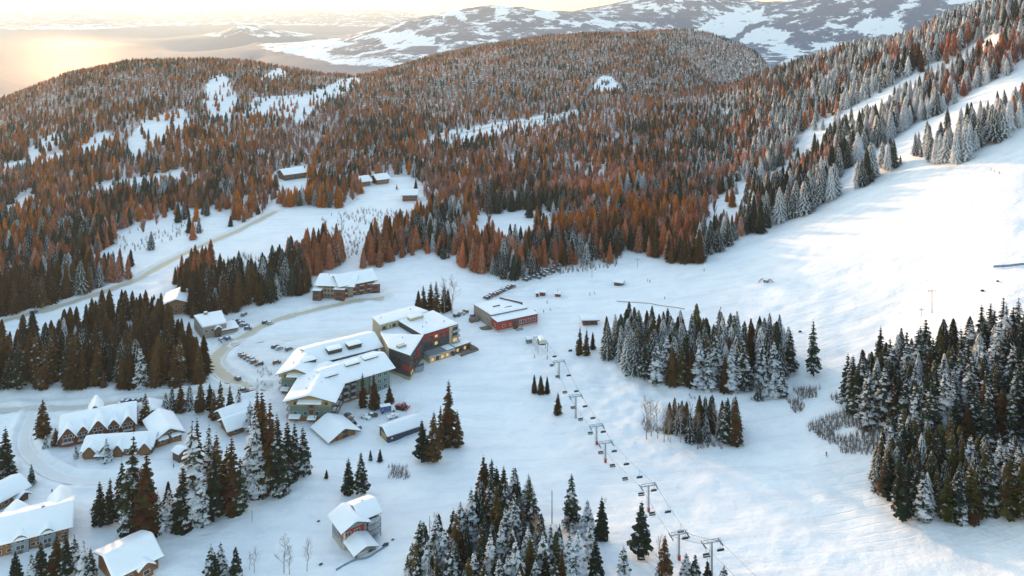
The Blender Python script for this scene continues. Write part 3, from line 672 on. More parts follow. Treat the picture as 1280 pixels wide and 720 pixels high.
def copy_tree(pr, x, y, z, h, rot, proto_h, names, wide=1.0):
    e = bpy.data.objects.new(names, None); COL.objects.link(e); e.location = (x, y, z - .15); e.rotation_euler = (RNG.uniform(-.03, .03), RNG.uniform(-.03, .03), rot)
    s = h / proto_h; e.scale = (s * wide, s * wide, s)
    for nm, me in (('crown', pr[0]), ('trunk', pr[1])):
        o = bpy.data.objects.new(nm, me); COL.objects.link(o); o.parent = e
    return e
for n, i in enumerate(sorted(top)):
    x, y, h, k, w, lab = cand[i]
    pr = PROTO[k][n % 4]
    wide = (16.5 / h) ** .3 * RNG.uniform(.9, 1.25) if h > 6 else 1.2
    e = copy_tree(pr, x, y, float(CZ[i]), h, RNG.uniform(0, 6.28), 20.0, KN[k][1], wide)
    if lab:
        if lab.startswith(('left of', 'right of', 'middle of', 'shortest of')): lab = KN[k][0] + ', ' + lab
        tag(e, lab, 'tree')
    else:
        pn, key = place_name(i)
        tag(e, KD[k] + ' ' + pn, 'tree', KN[k][0] + ' trees: ' + key)
tr_bare = []
for n, (u, v, vt) in enumerate(BARE):
    p = at(u, v); a, dy, dz = px_dir(u, vt); h = max(3, CAMZ + dz / dy * p.y - p.z)
    e = copy_tree((BPROTO[n % 4][1], BPROTO[n % 4][0]), p.x, p.y, float(sheet_z(p.x, p.y)[0]), h, RNG.uniform(0, 6.28), 12.0, 'bare_tree')
    if u < 400 and v > 700: tag(e, 'leafless grey birch at the bottom edge right of the snowy house roof', 'tree', 'bare birches at the bottom left')
    elif 800 < u < 900: tag(e, 'leafless pale birch at the left side of the small thicket', 'tree', 'bare birches of the thicket') if v < 600 else tag(e, 'bare snag tree beside the sixth lift tower', 'tree')
    elif u in (556, 565): tag(e, 'leafless tree at the right end of the brown clump behind the hotel', 'tree', 'bare trees behind the hotel')
    elif u == 905: tag(e, 'bare birch at the right end of the small thicket', 'tree')
    elif u == 1112: tag(e, 'bleached bare snag standing in the left front of the corner grove', 'tree')
    elif u == 752: tag(e, 'leaning bare snag behind the dark firs near the bottom', 'tree'); 
    elif u == 545: tag(e, 'bare tree beside the slim dark spire of a fir', 'tree')
    else: tag(e, 'bare frosted tree in the grove at the bottom centre', 'tree', 'bare trees of the bottom grove')
    if u == 752: e.rotation_euler = (0, R(18), 0)
    tr_bare.append(e)

# all other trees: one mass per kind, each tree a small spiky crown
def star_tree(levels, pts, seed, sharp=.5):
    r = random.Random(seed); V, F, S = [], [], []
    for k in range(levels):
        q = k / levels; z0 = .03 + .97 * q; z1 = min(1.0, z0 + 1.75 / levels + .04)
        rad = (.19 + .05 * r.random()) * (1 - q) ** .85 * (.75 if k == 0 else 1) + .012
        b = len(V); V.append((0, 0, z1)); S.append(.05)
        ph = r.uniform(0, 6.28)
        for i in range(pts * 2):
            a = ph + 3.14159 * i / pts; rr = rad * (r.uniform(.85, 1.25) if i % 2 == 0 else sharp * r.uniform(.8, 1.2))
            V.append((math.cos(a) * rr, math.sin(a) * rr, z0 + (-.012 if i % 2 == 0 else .02) + r.uniform(-.012, .012))); S.append(.3 if i % 2 == 0 else -.15)
        for i in range(pts * 2): F.append((b, b + 1 + i, b + 1 + (i + 1) % (pts * 2)))
    return np.array(V), np.array(F), np.array(S)
def bare_far(n, seed):
    r = random.Random(seed); V, F, S = [], [], []
    for k in range(n):
        a = r.uniform(0, 6.28); z0 = r.uniform(0, .5); ln = r.uniform(.3, .5); sp = r.uniform(.05, .16)
        if k < 2: z0 = 0; ln = .95; sp = .03
        x, y = math.cos(a) * sp, math.sin(a) * sp; w = .016 if k < 2 else .03
        b = len(V); V += [(x * .1 - y * w * 4, y * .1 + x * w * 4, z0), (x * .1 + w, y * .1 - w, z0), (x, y, min(1, z0 + ln)), (x * .6 + .5 * w, y * .6 + w, z0 + ln * .5)]; S += [.1] * 4
        F += [(b, b + 1, b + 2), (b, b + 3, b + 2)]
    return np.array(V), np.array(F), np.array(S)
LODS = [(0, [star_tree(17, 8, i, .62) for i in range(4)], [bare_far(22, i) for i in range(3)]), (880, [star_tree(6, 5, 10 + i) for i in range(4)], [bare_far(14, 10 + i) for i in range(3)]), (1500, [star_tree(3, 4, 20 + i, .6) for i in range(4)], [bare_far(8, 20 + i) for i in range(3)])]
def mass(idx, name, label, kinds):
    idx = np.array([i for i in idx if CK[i] in kinds]);
    if len(idx) == 0: return
    VV, FF, TI, SN = [], [], [], []; base = 0
    lodi = np.searchsorted([0, 880, 1500], cd[idx], side='right') - 1
    for l in range(3):
        for pv in range(4):
            sel = idx[(lodi == l) & (np.arange(len(idx)) % 4 == pv)]
            for isb in (False, True):
                s2 = sel[(CK[sel] == 3) == isb]
                if len(s2) == 0: continue
                V, F, S = (LODS[l][2][pv % 3] if isb else LODS[l][1][pv])
                n = len(s2); h = CH[s2][:, None]; wd = (h * RNG.uniform(.85, 1.25, (n, 1))) * (1.35 if isb else 1)
                if l == 2: wd = wd * 1.12
                a = RNG.uniform(0, 6.28, (n, 1)); ca, sa = np.cos(a), np.sin(a)
                X = CX[s2][:, None] + wd * (V[None, :, 0] * ca - V[None, :, 1] * sa); Y = CYY[s2][:, None] + wd * (V[None, :, 0] * sa + V[None, :, 1] * ca); Z = CZ[s2][:, None] - .4 + h * V[None, :, 2]
                VV.append(np.stack([X, Y, Z], -1).reshape(-1, 3))
                FF.append((F[None] + (base + np.arange(n) * len(V))[:, None, None]).reshape(-1, 3)); base += n * len(V)
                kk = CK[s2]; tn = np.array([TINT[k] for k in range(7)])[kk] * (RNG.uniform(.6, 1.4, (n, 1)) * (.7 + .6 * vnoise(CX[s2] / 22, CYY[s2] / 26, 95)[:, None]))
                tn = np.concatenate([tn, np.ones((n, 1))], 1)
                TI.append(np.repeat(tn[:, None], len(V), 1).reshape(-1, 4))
                sa_ = np.array([.46, .22, .10, .10, .06, .20, .15])[kk] + RNG.uniform(-.16, .16, n) + .12 * np.clip((CX[s2] / CYY[s2] - .18) / .27, 0, 1)
                SN.append((S[None] + sa_[:, None]).ravel())
    V = np.concatenate(VV); F = np.concatenate(FF)
    me = np_mesh(name, V, F.ravel(), np.arange(len(F)) * 3, np.full(len(F), 3), attrs=[('tint', 'FLOAT_COLOR', np.concatenate(TI)), ('snow', 'FLOAT', np.concatenate(SN))], mats=[M['needles']])
    o = link(name, me); tag(o, label, 'forest', kind='stuff'); print(name, len(idx), len(F))
rest = [i for i in range(len(cand)) if i not in top]
mass(rest, 'conifer_forest', 'dense snowy and rusty conifer forest, warm glare painted in, covering the valley and hills', {0, 1, 2, 4, 5, 6})
mass(rest, 'bare_forest', 'pale leafless trees scattered through the conifer forest', {3})

# ------------------------------------------------------------------ building kit
M['glass'], _nt, _b = new_mat('window glass'); _b.inputs['Base Color'].default_value = (.03, .04, .05, 1); _b.inputs['Roughness'].default_value = .08; _b.inputs['Specular IOR Level'].default_value = .6
M['lit'], _nt, _b = new_mat('lit window'); _b.inputs['Base Color'].default_value = (.5, .3, .12, 1); _b.inputs['Emission Color'].default_value = (1, .55, .2, 1); _b.inputs['Emission Strength'].default_value = .05
M['trim'] = mk_plain('pale trim', (.5, .47, .43), .7, .1); M['darktrim'] = mk_plain('dark fascia', (.045, .035, .03), .7, .2)
M['redlog'] = mk_siding('red brown log siding', (.17, .052, .026), 3.2, .25); M['log'] = mk_siding('brown log siding', (.19, .085, .035), 3.2, .25)
M['cedar'] = mk_siding('cedar boards', (.24, .115, .045), 4, .25, True); M['beige'] = mk_siding('beige cladding', (.40, .33, .23), 2, .12)
M['charcoal'] = mk_siding('charcoal cladding', (.045, .048, .052), 2, .2); M['red'] = mk_siding('red cladding', (.30, .028, .022), 2, .15)
M['yellow'] = mk_siding('ochre siding', (.36, .25, .10), 4, .15); M['green'] = mk_siding('grey green siding', (.13, .19, .16), 4, .2)
M['teal'] = mk_siding('teal panels', (.13, .22, .22), 1.2, .15); M['tan'] = mk_siding('taupe stucco', (.27, .22, .18), .6, .12)
M['brownst'] = mk_plain('brown stone', (.16, .12, .09), .9, .45, 1.5); M['greysid'] = mk_siding('blue grey siding', (.20, .23, .26), 5, .15)
M['brown'] = mk_siding('dark brown siding', (.10, .06, .04), 4, .2); M['navy'] = mk_siding('navy metal siding', (.03, .05, .10), 3, .15, True)
M['concrete'] = mk_plain('concrete', (.36, .34, .31), .85, .2); M['steel'] = mk_plain('galvanised steel', (.33, .34, .35), .45, .15, 2, .7)
M['redsteel'] = mk_plain('red crash pad', (.38, .035, .03), .7, .2); M['black'] = mk_plain('black rubber', (.02, .02, .022), .8, .2)
M['orange'] = mk_plain('orange netting', (.75, .16, .03), .8, .2); M['woodpole'] = mk_plain('weathered pole wood', (.16, .12, .09), .9, .3, 3)
M['bluegable'] = mk_siding('slate blue panel', (.17, .23, .29), 2, .15)

class MB:
    def __init__(s): s.v = []; s.f = []
    def box(s, x0, x1, y0, y1, z0, z1):
        b = len(s.v); s.v += [(x, y, z) for z in (z0, z1) for x, y in ((x0, y0), (x1, y0), (x1, y1), (x0, y1))]
        s.f += [tuple(b + i for i in q) for q in ((3, 2, 1, 0), (4, 5, 6, 7), (0, 1, 5, 4), (1, 2, 6, 5), (2, 3, 7, 6), (3, 0, 4, 7))]; return s
    def prism(s, poly, z0, z1):           # footprint polygon (counter-clockwise) extruded upwards; z1 may be a list, one height per corner
        n = len(poly); b = len(s.v); zt = z1 if isinstance(z1, (list, tuple)) else [z1] * n; zb = z0 if isinstance(z0, (list, tuple)) else [z0] * n
        s.v += [(p[0], p[1], z) for p, z in zip(poly, zb)] + [(p[0], p[1], z) for p, z in zip(poly, zt)]
        s.f += [tuple(b + n - 1 - i for i in range(n)), tuple(b + n + i for i in range(n))] + [(b + i, b + (i + 1) % n, b + n + (i + 1) % n, b + n + i) for i in range(n)]; return s
    def extr(s, prof, axis, a0, a1):      # profile in (h, z) pushed along x or y
        n = len(prof); b = len(s.v)
        for a in (a0, a1):
            for h, z in prof: s.v.append((a, h, z) if axis == 'x' else (h, a, z))
        s.f += [tuple(b + n - 1 - i for i in range(n)), tuple(b + n + i for i in range(n))] + [(b + i, b + (i + 1) % n, b + n + (i + 1) % n, b + n + i) for i in range(n)]; return s
    def bar(s, p, q, r, n=6, r2=None):
        p, q = Vector(p), Vector(q); d = (q - p).normalized(); a = d.orthogonal().normalized(); c = d.cross(a); b = len(s.v); r2 = r if r2 is None else r2
        for o, rr in ((p, r), (q, r2)):
            for i in range(n):
                t = 6.2832 * (i + .5) / n; s.v.append(tuple(o + a * math.cos(t) * rr + c * math.sin(t) * rr))
        s.f += [tuple(b + n - 1 - i for i in range(n)), tuple(b + n + i for i in range(n))] + [(b + i, b + (i + 1) % n, b + n + (i + 1) % n, b + n + i) for i in range(n)]; return s
    def wallbox(s, A, B, z0, z1, out=.0, t=.25):   # a slab standing on the line A-B, its outer face `out` metres outside that line
        A, B = Vector((A[0], A[1])), Vector((B[0], B[1])); d = (B - A).normalized(); n = Vector((d.y, -d.x)) * out; m = Vector((-d.y, d.x)) * (t - out)
        return s.prism([A + n, B + n, B + m, A + m], z0, z1)
    def build(s, name, mat, parent=None, fix=True):
        me = bpy.data.meshes.new(name); me.from_pydata([tuple(v) for v in s.v], [], s.f); me.update()
        if fix:
            bm = bmesh.new(); bm.from_mesh(me); bmesh.ops.recalc_face_normals(bm, faces=bm.faces); bm.to_mesh(me); bm.free()
        return link(name, me, mat, parent)
_SS = [0]
def snow_sheet(name, fz, u0, u1, v0, v1, th, parent, edges=(1, 1, 1, 1), step=.7, amp=.23, swap=False):
    """A settled layer of snow on a roof: fz(u, v) is the roof surface; the rim is rounded where edges say so."""
    nu = max(4, int((u1 - u0) / step)); nv = max(4, int((v1 - v0) / step)); _SS[0] += 1; sd_ = _SS[0] * 17
    rim = .55
    def knots(a, b, n):                     # extra rows near the rim for the rounding
        k = [a, a + .06, a + .22, a + rim] + list(np.linspace(a, b, n + 1)[1:-1]) + [b - rim, b - .22, b - .06, b]
        return np.array(sorted(x for x in k if a <= x <= b))
    us, vs_ = knots(u0, u1, nu), knots(v0, v1, nv)
    U, V = np.meshgrid(us, vs_)
    def ed(d): q = np.clip(d / rim, 0, 1); return np.sqrt(np.clip(1 - (1 - q) ** 2, 0, 1)) * .8 + .2 * np.clip(d / 1.6, 0, 1)
    e = np.ones(U.shape)
    if edges[0]: e = np.minimum(e, ed(U - u0))
    if edges[1]: e = np.minimum(e, ed(u1 - U))
    if edges[2]: e = np.minimum(e, ed(V - v0))
    if edges[3]: e = np.minimum(e, ed(v1 - V))
    nz = fbm(U / 2.6 + sd_, V / 2.6, sd_, 3) * 2 * amp + fbm(U / 9 + sd_, V / 9, sd_ + 5, 2) * amp * 2.5
    base = np.vectorize(fz)(U, V)
    Z = base + th * e * (1 + nz) + .02
    nr_, nc_ = U.shape
    X, Y = (V, U) if swap else (U, V)
    top = np.stack([X, Y, Z], -1).reshape(-1, 3)
    bot = np.stack([X, Y, base + .015], -1).reshape(-1, 3)
    f = grid_faces(nr_, nc_); idx = np.arange(nr_ * nc_).reshape(nr_, nc_); k = nr_ * nc_
    loop = list(idx[0, :]) + list(idx[1:, -1]) + list(idx[-1, -2::-1]) + list(idx[-2:0:-1, 0])
    F = [tuple(q) for q in f] + [tuple(k + i for i in q[::-1]) for q in f] + [(loop[i], loop[(i + 1) % len(loop)], k + loop[(i + 1) % len(loop)], k + loop[i]) for i in range(len(loop))]
    me = bpy.data.meshes.new(name); me.from_pydata(np.concatenate([top, bot]).tolist(), [], [tuple(int(x) for x in q) for q in F]); me.update()
    bm = bmesh.new(); bm.from_mesh(me); bmesh.ops.recalc_face_normals(bm, faces=bm.faces); bm.to_mesh(me); bm.free()
    me.polygons.foreach_set('use_smooth', np.ones(len(me.polygons), bool))
    return link(name, me, M['snow'], parent)

class House:
    def __init__(s, name, pl, pr, label, cat, group=None, z=None):
        A, B = at(*pl), at(*pr)
        s.root = bpy.data.objects.new(name, None); COL.objects.link(s.root); tag(s.root, label, cat, group)
        w = math.hypot(B.x - A.x, B.y - A.y); s.rot = math.atan2(B.y - A.y, B.x - A.x)
        def plan(q, z):                     # the plan metre the building was measured in on the photograph (a camera tilted 22 degrees down)
            a_, b_ = (q[0] - 640) / 865, (360 - q[1]) / 865; dy, dz = .9252 + b_ * .3795, -.3795 + b_ * .9252
            y = (z / KZ - 150) / dz * dy; return a_ / dy * y, y, 865 / (y * .9252 - (z / KZ - 150) * .3795) * dy / math.hypot(dy, dz)
        a_, b_ = plan(pl, A.z), plan(pr, B.z); s.w = math.hypot(b_[0] - a_[0], b_[1] - a_[1])
        s.k = w / s.w; s.kz = a_[2] / (FPX / A.y)
        s.root.scale = (s.k, s.k, s.kz)
        s.o = Vector((A.x, A.y, (min(A.z, B.z) if z is None else z))); s.root.location = s.o; s.root.rotation_euler = (0, 0, s.rot)
        s.inv = Matrix.Rotation(-s.rot, 3, 'Z')
    def loc(s, u, v):
        p = s.inv @ (at(u, v) - s.o) / s.k; return (p.x, p.y)
    def win(s, A, B, d, z, w, h, frame='trim', lit=False, out=0.0, name='window', bars=0):
        """a window on the wall A-B (outside on its right hand), d metres along"""
        A, B = Vector((A[0], A[1])), Vector((B[0], B[1])); t = (B - A).normalized(); n = Vector((t.y, -t.x)); c = A + t * d + n * out
        def slab(mb, a0, a1, z0, z1, o0, o1): mb.prism([c + t * a0 + n * o1, c + t * a1 + n * o1, c + t * a1 + n * o0, c + t * a0 + n * o0], z0, z1)
        f = MB(); b = .11; o = .09
        slab(f, -w / 2 - b, w / 2 + b, z - b, z, -.05, o); slab(f, -w / 2 - b, w / 2 + b, z + h, z + h + b, -.05, o)
        slab(f, -w / 2 - b, -w / 2, z, z + h, -.05, o); slab(f, w / 2, w / 2 + b, z, z + h, -.05, o)
        for k in range(bars): x = -w / 2 + w * (k + 1) / (bars + 1); slab(f, x - .05, x + .05, z, z + h, -.05, o)
        fo = f.build(name, M[frame], s.root)
        g = MB(); slab(g, -w / 2, w / 2, z, z + h, -.05, .035); g.build('pane', M['lit' if lit else 'glass'], fo)
        return fo
    def door(s, A, B, d, z, w=1.1, h=2.1, mat='brown', out=0.0):
        A, B = Vector((A[0], A[1])), Vector((B[0], B[1])); t = (B - A).normalized(); n = Vector((t.y, -t.x)); c = A + t * d
        m = MB(); m.prism([c + t * (-w / 2) + n * (out + .08), c + t * (w / 2) + n * (out + .08), c + t * (w / 2) - n * .05, c - t * (w / 2) - n * .05], z, z + h)
        return m.build('door', M[mat], s.root)
    def walls(s, poly, z0, z1, mat, name='wall'):
        return MB().prism(poly, z0, z1).build(name, M[mat], s.root)
    def gable(s, x0, x1, y0, y1, hw, rise, axis, wall, oh=.7, th=.55, z0=-2.5, roof='darktrim', ohe=None, bands=None, backopen=False, snow=True, end=(1, 1)):
        """walls with a gabled roof; ridge along axis. bands: [(height, material)] stacked from the ground up"""
        ohe = oh if ohe is None else ohe
        h0, h1, a0, a1 = (y0, y1, x0, x1) if axis == 'x' else (x0, x1, y0, y1)
        hc = (h0 + h1) / 2; half = (h1 - h0) / 2; sl = rise / half
        zb = z0
        for zt, mt in (bands or []):
            MB().box(x0, x1, y0, y1, zb, zt).build('wall', M[mt], s.root); zb = zt
        MB().extr([(h0, zb), (h1, zb), (h1, hw), (hc, hw + rise - .02), (h0, hw)], axis, a0, a1).build('wall', M[wall], s.root)
        t = .22; e = half + oh
        def zr(h): return hw + rise - sl * abs(h - hc) + .03
        prof = [(hc - e, zr(hc - e)), (hc, zr(hc)), (hc + e, zr(hc + e)), (hc + e, zr(hc + e) + t), (hc, zr(hc) + t), (hc - e, zr(hc - e) + t)]
        A0, A1 = a0 - ohe * end[0], a1 + ohe * end[1]
        r = MB().extr(prof, axis, A0, A1).build('roof', M[roof], s.root)
        if snow:
            def fz(u, v): return zr(hc) - sl * (math.sqrt((v - hc) ** 2 + .09) - .3) + t
            snow_sheet('roof_snow', fz, A0 - .1, A1 + .1, hc - e - .12, hc + e + .12, th, r, edges=(end[0], end[1], 1, 1), swap=(axis == 'y'))
        return r
    def flat_roof(s, quad_or_box, z, th=.5, parapet=.35, mat='darktrim'):
        x0, x1, y0, y1 = quad_or_box
        m = MB().box(x0 - .25, x1 + .25, y0 - .25, y1 + .25, z, z + parapet); r = m.build('roof', M[mat], s.root)
        snow_sheet('roof_snow', lambda u, v: z + parapet, x0 - .22, x1 + .22, y0 - .22, y1 + .22, th, r)
        return r
    def shed(s, x0, x1, y0, y1, z, drop, th=.4, mat='darktrim', name='porch_roof'):
        """small lean-to roof, high at y1"""
        m = MB().extr([(y0, z - drop), (y1, z), (y1, z + .15), (y0, z - drop + .15)], 'x', x0, x1); r = m.build(name, M[mat], s.root)
        snow_sheet('roof_snow', lambda u, v: z - drop * (y1 - v) / (y1 - y0) + .15, x0 - .05, x1 + .05, y0 - .08, y1, th, r, edges=(1, 1, 1, 0)); return r
    def balcony(s, A, B, d0, d1, z, depth=1.5, mat='brown', snow=True):
        A, B = Vector((A[0], A[1])), Vector((B[0], B[1])); t = (B - A).normalized(); n = Vector((t.y, -t.x))
        p = lambda d, o: A + t * d + n * o
        m = MB(); m.prism([p(d0, depth), p(d1, depth), p(d1, -.05), p(d0, -.05)], z, z + .18)
        bo = m.build('balcony', M[mat], s.root)
        q = MB()
        for a, b in ((p(d0, depth - .05), p(d1, depth - .05)), (p(d0, 0), p(d0, depth - .05)), (p(d1, 0), p(d1, depth - .05))):
            for zz in (.45, .75, 1.05): q.bar((a.x, a.y, z + zz), (b.x, b.y, z + zz), .045, 4)
            k = max(1, int((b - a).length / .8))
            for i in range(k + 1): c = a + (b - a) * i / k; q.bar((c.x, c.y, z + .18), (c.x, c.y, z + 1.05), .04, 4)
        q.build('railing', M[mat], bo)
        if snow:
            e = MB(); e.prism([p(d0 + .1, depth - .15), p(d1 - .1, depth - .15), p(d1 - .1, 0.02), p(d0 + .1, 0.02)], z + .18, z + .42); e.build('balcony_snow', M['snow'], bo)
    def chimney(s, x, y, z0, z1, w=.7, mat='brownst'):
        c = MB().box(x - w / 2, x + w / 2, y - w / 2, y + w / 2, z0, z1).build('chimney', M[mat], s.root)
        snow_sheet('chimney_snow', lambda u, v: z1, x - w / 2, x + w / 2, y - w / 2, y + w / 2, .3, c, step=.3)
def snow_quad(name, c, z, th, parent, **k):
    c = [Vector((p[0], p[1])) for p in c]
    lu = ((c[1] - c[0]).length + (c[2] - c[3]).length) / 2; lv = ((c[3] - c[0]).length + (c[2] - c[1]).length) / 2
    o = snow_sheet(name, lambda u, v: z, 0, lu, 0, lv, th, parent, **k)
    for v in o.data.vertices:
        u, w_ = v.co.x / lu, v.co.y / lv
        p = (c[0] * (1 - u) + c[1] * u) * (1 - w_) + (c[3] * (1 - u) + c[2] * u) * w_; v.co.x, v.co.y = p
    o.data.update(); return o
def grow(poly, d):
    c = sum((Vector((p[0], p[1])) for p in poly), Vector((0, 0))) / len(poly)
    return [tuple(Vector((p[0], p[1])) + (Vector((p[0], p[1])) - c).normalized() * d) for p in poly]
def quad_roof(h, poly, z, th=.5, mat='darktrim', par=.35):
    r = MB().prism(grow(poly, .3), z, z + par).build('roof', M[mat], h.root); snow_quad('roof_snow', grow(poly, .28), z + par, th, r); return r
def at_h(u, v, z):                        # where the ray meets a roof of height z
    a, dy, dz = px_dir(u, v); y = (z - CAMZ) / dz * dy; return Vector((a / dy * y, y, z))
def shift(h, n0, x, y, rot):
    for o in LINKED[n0:]:
        if o.parent == h.root: o.location = (x, y, 0); o.rotation_euler = (0, 0, rot)
def kids(h): return len(LINKED)

# ------------------------------------------------------------------ modern hotel
h = House('hotel', (528, 449), (572, 436), 'modern charcoal, red and beige hotel with flat snowy roofs at the village centre', 'hotel')
nose, br, bl, lf = (-15.2, -14.2), (0, -.6), (-13.8, 12), (-18.2, -2.2)
A_ = [nose, br, bl, lf]
h.walls(grow(A_, -.5), -3, 2.6, 'beige', 'base_wall'); h.walls(A_, 2.6, 12.9, 'charcoal'); quad_roof(h, [lf, nose, br, bl], 12.9, .6)
MB().wallbox(bl, lf, 4, 12.6, .08, .1).build('cladding', M['beige'], h.root)
def along(A, B, d): A, B = Vector(A), Vector(B); return tuple(A + (B - A).normalized() * d)
LA = (Vector(nose) - Vector(lf)).length
MB().wallbox(along(lf, nose, LA - 4.2), nose, 5.2, 7.6, .1, .2).build('cladding', M['red'], h.root)
MB().wallbox(nose, along(nose, br, 5.5), 5.2, 7.6, .1, .2).build('cladding', M['red'], h.root)
b_ = MB(); b_.wallbox(along(nose, br, 6.5), along(nose, br, 13), 7.4, 8.7, .5, .5); b_.wallbox(along(nose, br, 9), along(nose, br, 16), 10, 11.2, .5, .5); b_.build('cladding', M['red'], h.root)
for d, z, lit in ((1.5, 3.2, 1), (3.6, 3.2, 1), (1.6, 5.6, 0), (4, 5.6, 0), (2, 8.8, 0), (5, 8.8, 0), (9, 9, 0), (13, 9, 0), (8, 3.2, 0), (12, 3.4, 0)):
    h.win(nose, br, d, z, 1.4, 1.5, 'darktrim', bool(lit), out=.12 if z == 5.6 else .0)
for d, z in ((3, 8.6), (6, 8.6), (3, 5), (6, 5)): h.win(lf, nose, d, z, .9, 1.2, 'darktrim')
MB().wallbox(along(nose, br, 5.4), along(nose, br, 9.4), 7.6, 7.9, 1.2, 1.2).build('awning', M['darktrim'], h.root)
MB().prism([along(nose, br, 7.6), (nose[0] + 9.3, nose[1] + 4.4), (nose[0] + 11.4, nose[1] + 7.0), along(nose, br, 11)], -2, 3.2).build('porch', M['greysid'], h.root)
# main range
B_ = [(0, 0), (19, 0), (19, 20), (0, 20)]
h.walls(B_, -3, 13.0, 'charcoal'); quad_roof(h, B_, 13.0, .6)
MB().wallbox((.2, 0), (14.2, 0), 9.2, 12.7, .12, .2).build('cladding', M['red'], h.root)
MB().box(14.2, 19.15, -.5, 20.2, -3, 12.9).build('stair_tower', M['beige'], h.root)
for k in range(5): h.win((0, 0), (19, 0), 1.8 + k * 2.7, 9.9, 1.5, 1.3, 'darktrim', k == 2, out=.12); h.win((0, 0), (19, 0), 1.8 + k * 2.7, 6.0, 1.5, 1.6, 'darktrim', k in (2,))
lo = MB().box(.3, 14, -5.2, -.02, -3, 4.0).build('lower_storey', M['beige'], h.root)
r = MB().box(.05, 14.1, -5.45, -.02, 4.0, 4.35).build('roof', M['greysid'], h.root); snow_sheet('roof_snow', lambda u, v: 4.35, 9.5, 13.6, -5.1, -.3, .25, r)
for k, lit in enumerate((1, 0, 1, 1, 0)): h.win((.3, -5.2), (14, -5.2), 1.6 + k * 2.6, 1.0, 1.5, 1.8, 'darktrim', bool(lit))
h.door((.3, -5.2), (14, -5.2), 12.9, 0, 1.3, 2.4, 'darktrim')
for z in (4.6, 7.4, 10.2): h.balcony((14.4, -.5), (19.15, -.5), 1.0, 4.6, z, 1.5, 'darktrim'); h.win((14.4, -.5), (19.15, -.5), 2.8, z + .25, 2.4, 2.0, 'darktrim', z < 5)
for z in (5, 8, 10.8):
    for y in (4, 8, 12, 16): h.win((19.15, -.5), (19.15, 20.2), y, z, 1.3, 1.5, 'darktrim')
MB().box(14.6, 23, -4.5, -.6, -3, 3.9).build('bar_annex', M['brown'], h.root)
r = MB().box(14.4, 23.3, -4.8, -.6, 3.9, 4.15).build('roof', M['brown'], h.root); snow_sheet('roof_snow', lambda u, v: 4.15, 14.5, 23.2, -4.7, -.7, .3, r)
for k in range(4): h.win((14.6, -4.5), (23, -4.5), 1.2 + k * 2, 1.3, 1.2, 1.6, 'brown', k % 2 == 0)
for q in ((15.5, 25, -8.2, -7.4, -2, 1.2), (24.4, 25.2, -7.4, 1, -2, 1.4), (22, 24, -6.5, -5.2, -2, 2.1)): MB().box(*q).build('terrace_wall', M['brownst'], h.root)
dk = MB(); dk.box(15.5, 24.4, -7.4, -4.85, -2, .7); dk.box(23.4, 24.4, -4.85, 1, -2, .7); dk.build('terrace', M['concrete'], h.root)
for k in range(4):
    x = 17 + k * 2.3; t_ = MB(); t_.box(x - .6, x + .6, -6.6, -5.4, 1.35, 1.45); t_.bar((x, -6, .7), (x, -6, 3.0), .05); t_.build('terrace_table', M['woodpole'], h.root)
# rear range and the low roof inside the court
C_ = [(-9.5, 20.05), (16, 20.05), (14, 30), (-8, 30)]
h.walls(C_, -3, 13.6, 'beige'); quad_roof(h, C_, 13.6, .6, 'beige')
for k in range(3):
    for z in (5, 8, 11): h.win((-9.5, 20.05), (16, 20.05), 1.8 + k * 2.6, z, 1.5, 1.6, 'brown')
MB().box(-6.4, -5.2, 19.2, 20.04, -3, 14.1).build('pier', M['beige'], h.root)
D_ = [(-13.4, 12.1), (-.05, .2), (-.05, 20), (-9.4, 20)]
h.walls(D_, -3, 9.8, 'beige'); quad_roof(h, D_, 9.8, .5)
pc = MB().box(3, 10, 14.5, 17.5, 13.4, 15.6).build('penthouse', M['beige'], h.root); snow_sheet('roof_snow', lambda u, v: 15.6, 2.9, 10.1, 14.4, 17.6, .45, pc)
MB().box(-16.2, -12.4, -6.8, -4.6, 13.2, 14.9).build('roof_unit', M['steel'], h.root)
MB().box(-24, -16.8, 3, 6, -2, 3.2).build('link_passage', M['beige'], h.root)

for x, y, z, hh in ((4, 6, 13.7, .9), (8, 9, 13.7, .7), (15, 5, 13.7, 1.0), (-6, 26, 14.3, .8), (10, 26, 14.3, .9), (-9, 2, 13.6, .8)):
    MB().bar((x, y, z), (x, y, z + hh), .22, 8).build('vent_pipe', M['steel'], h.root)

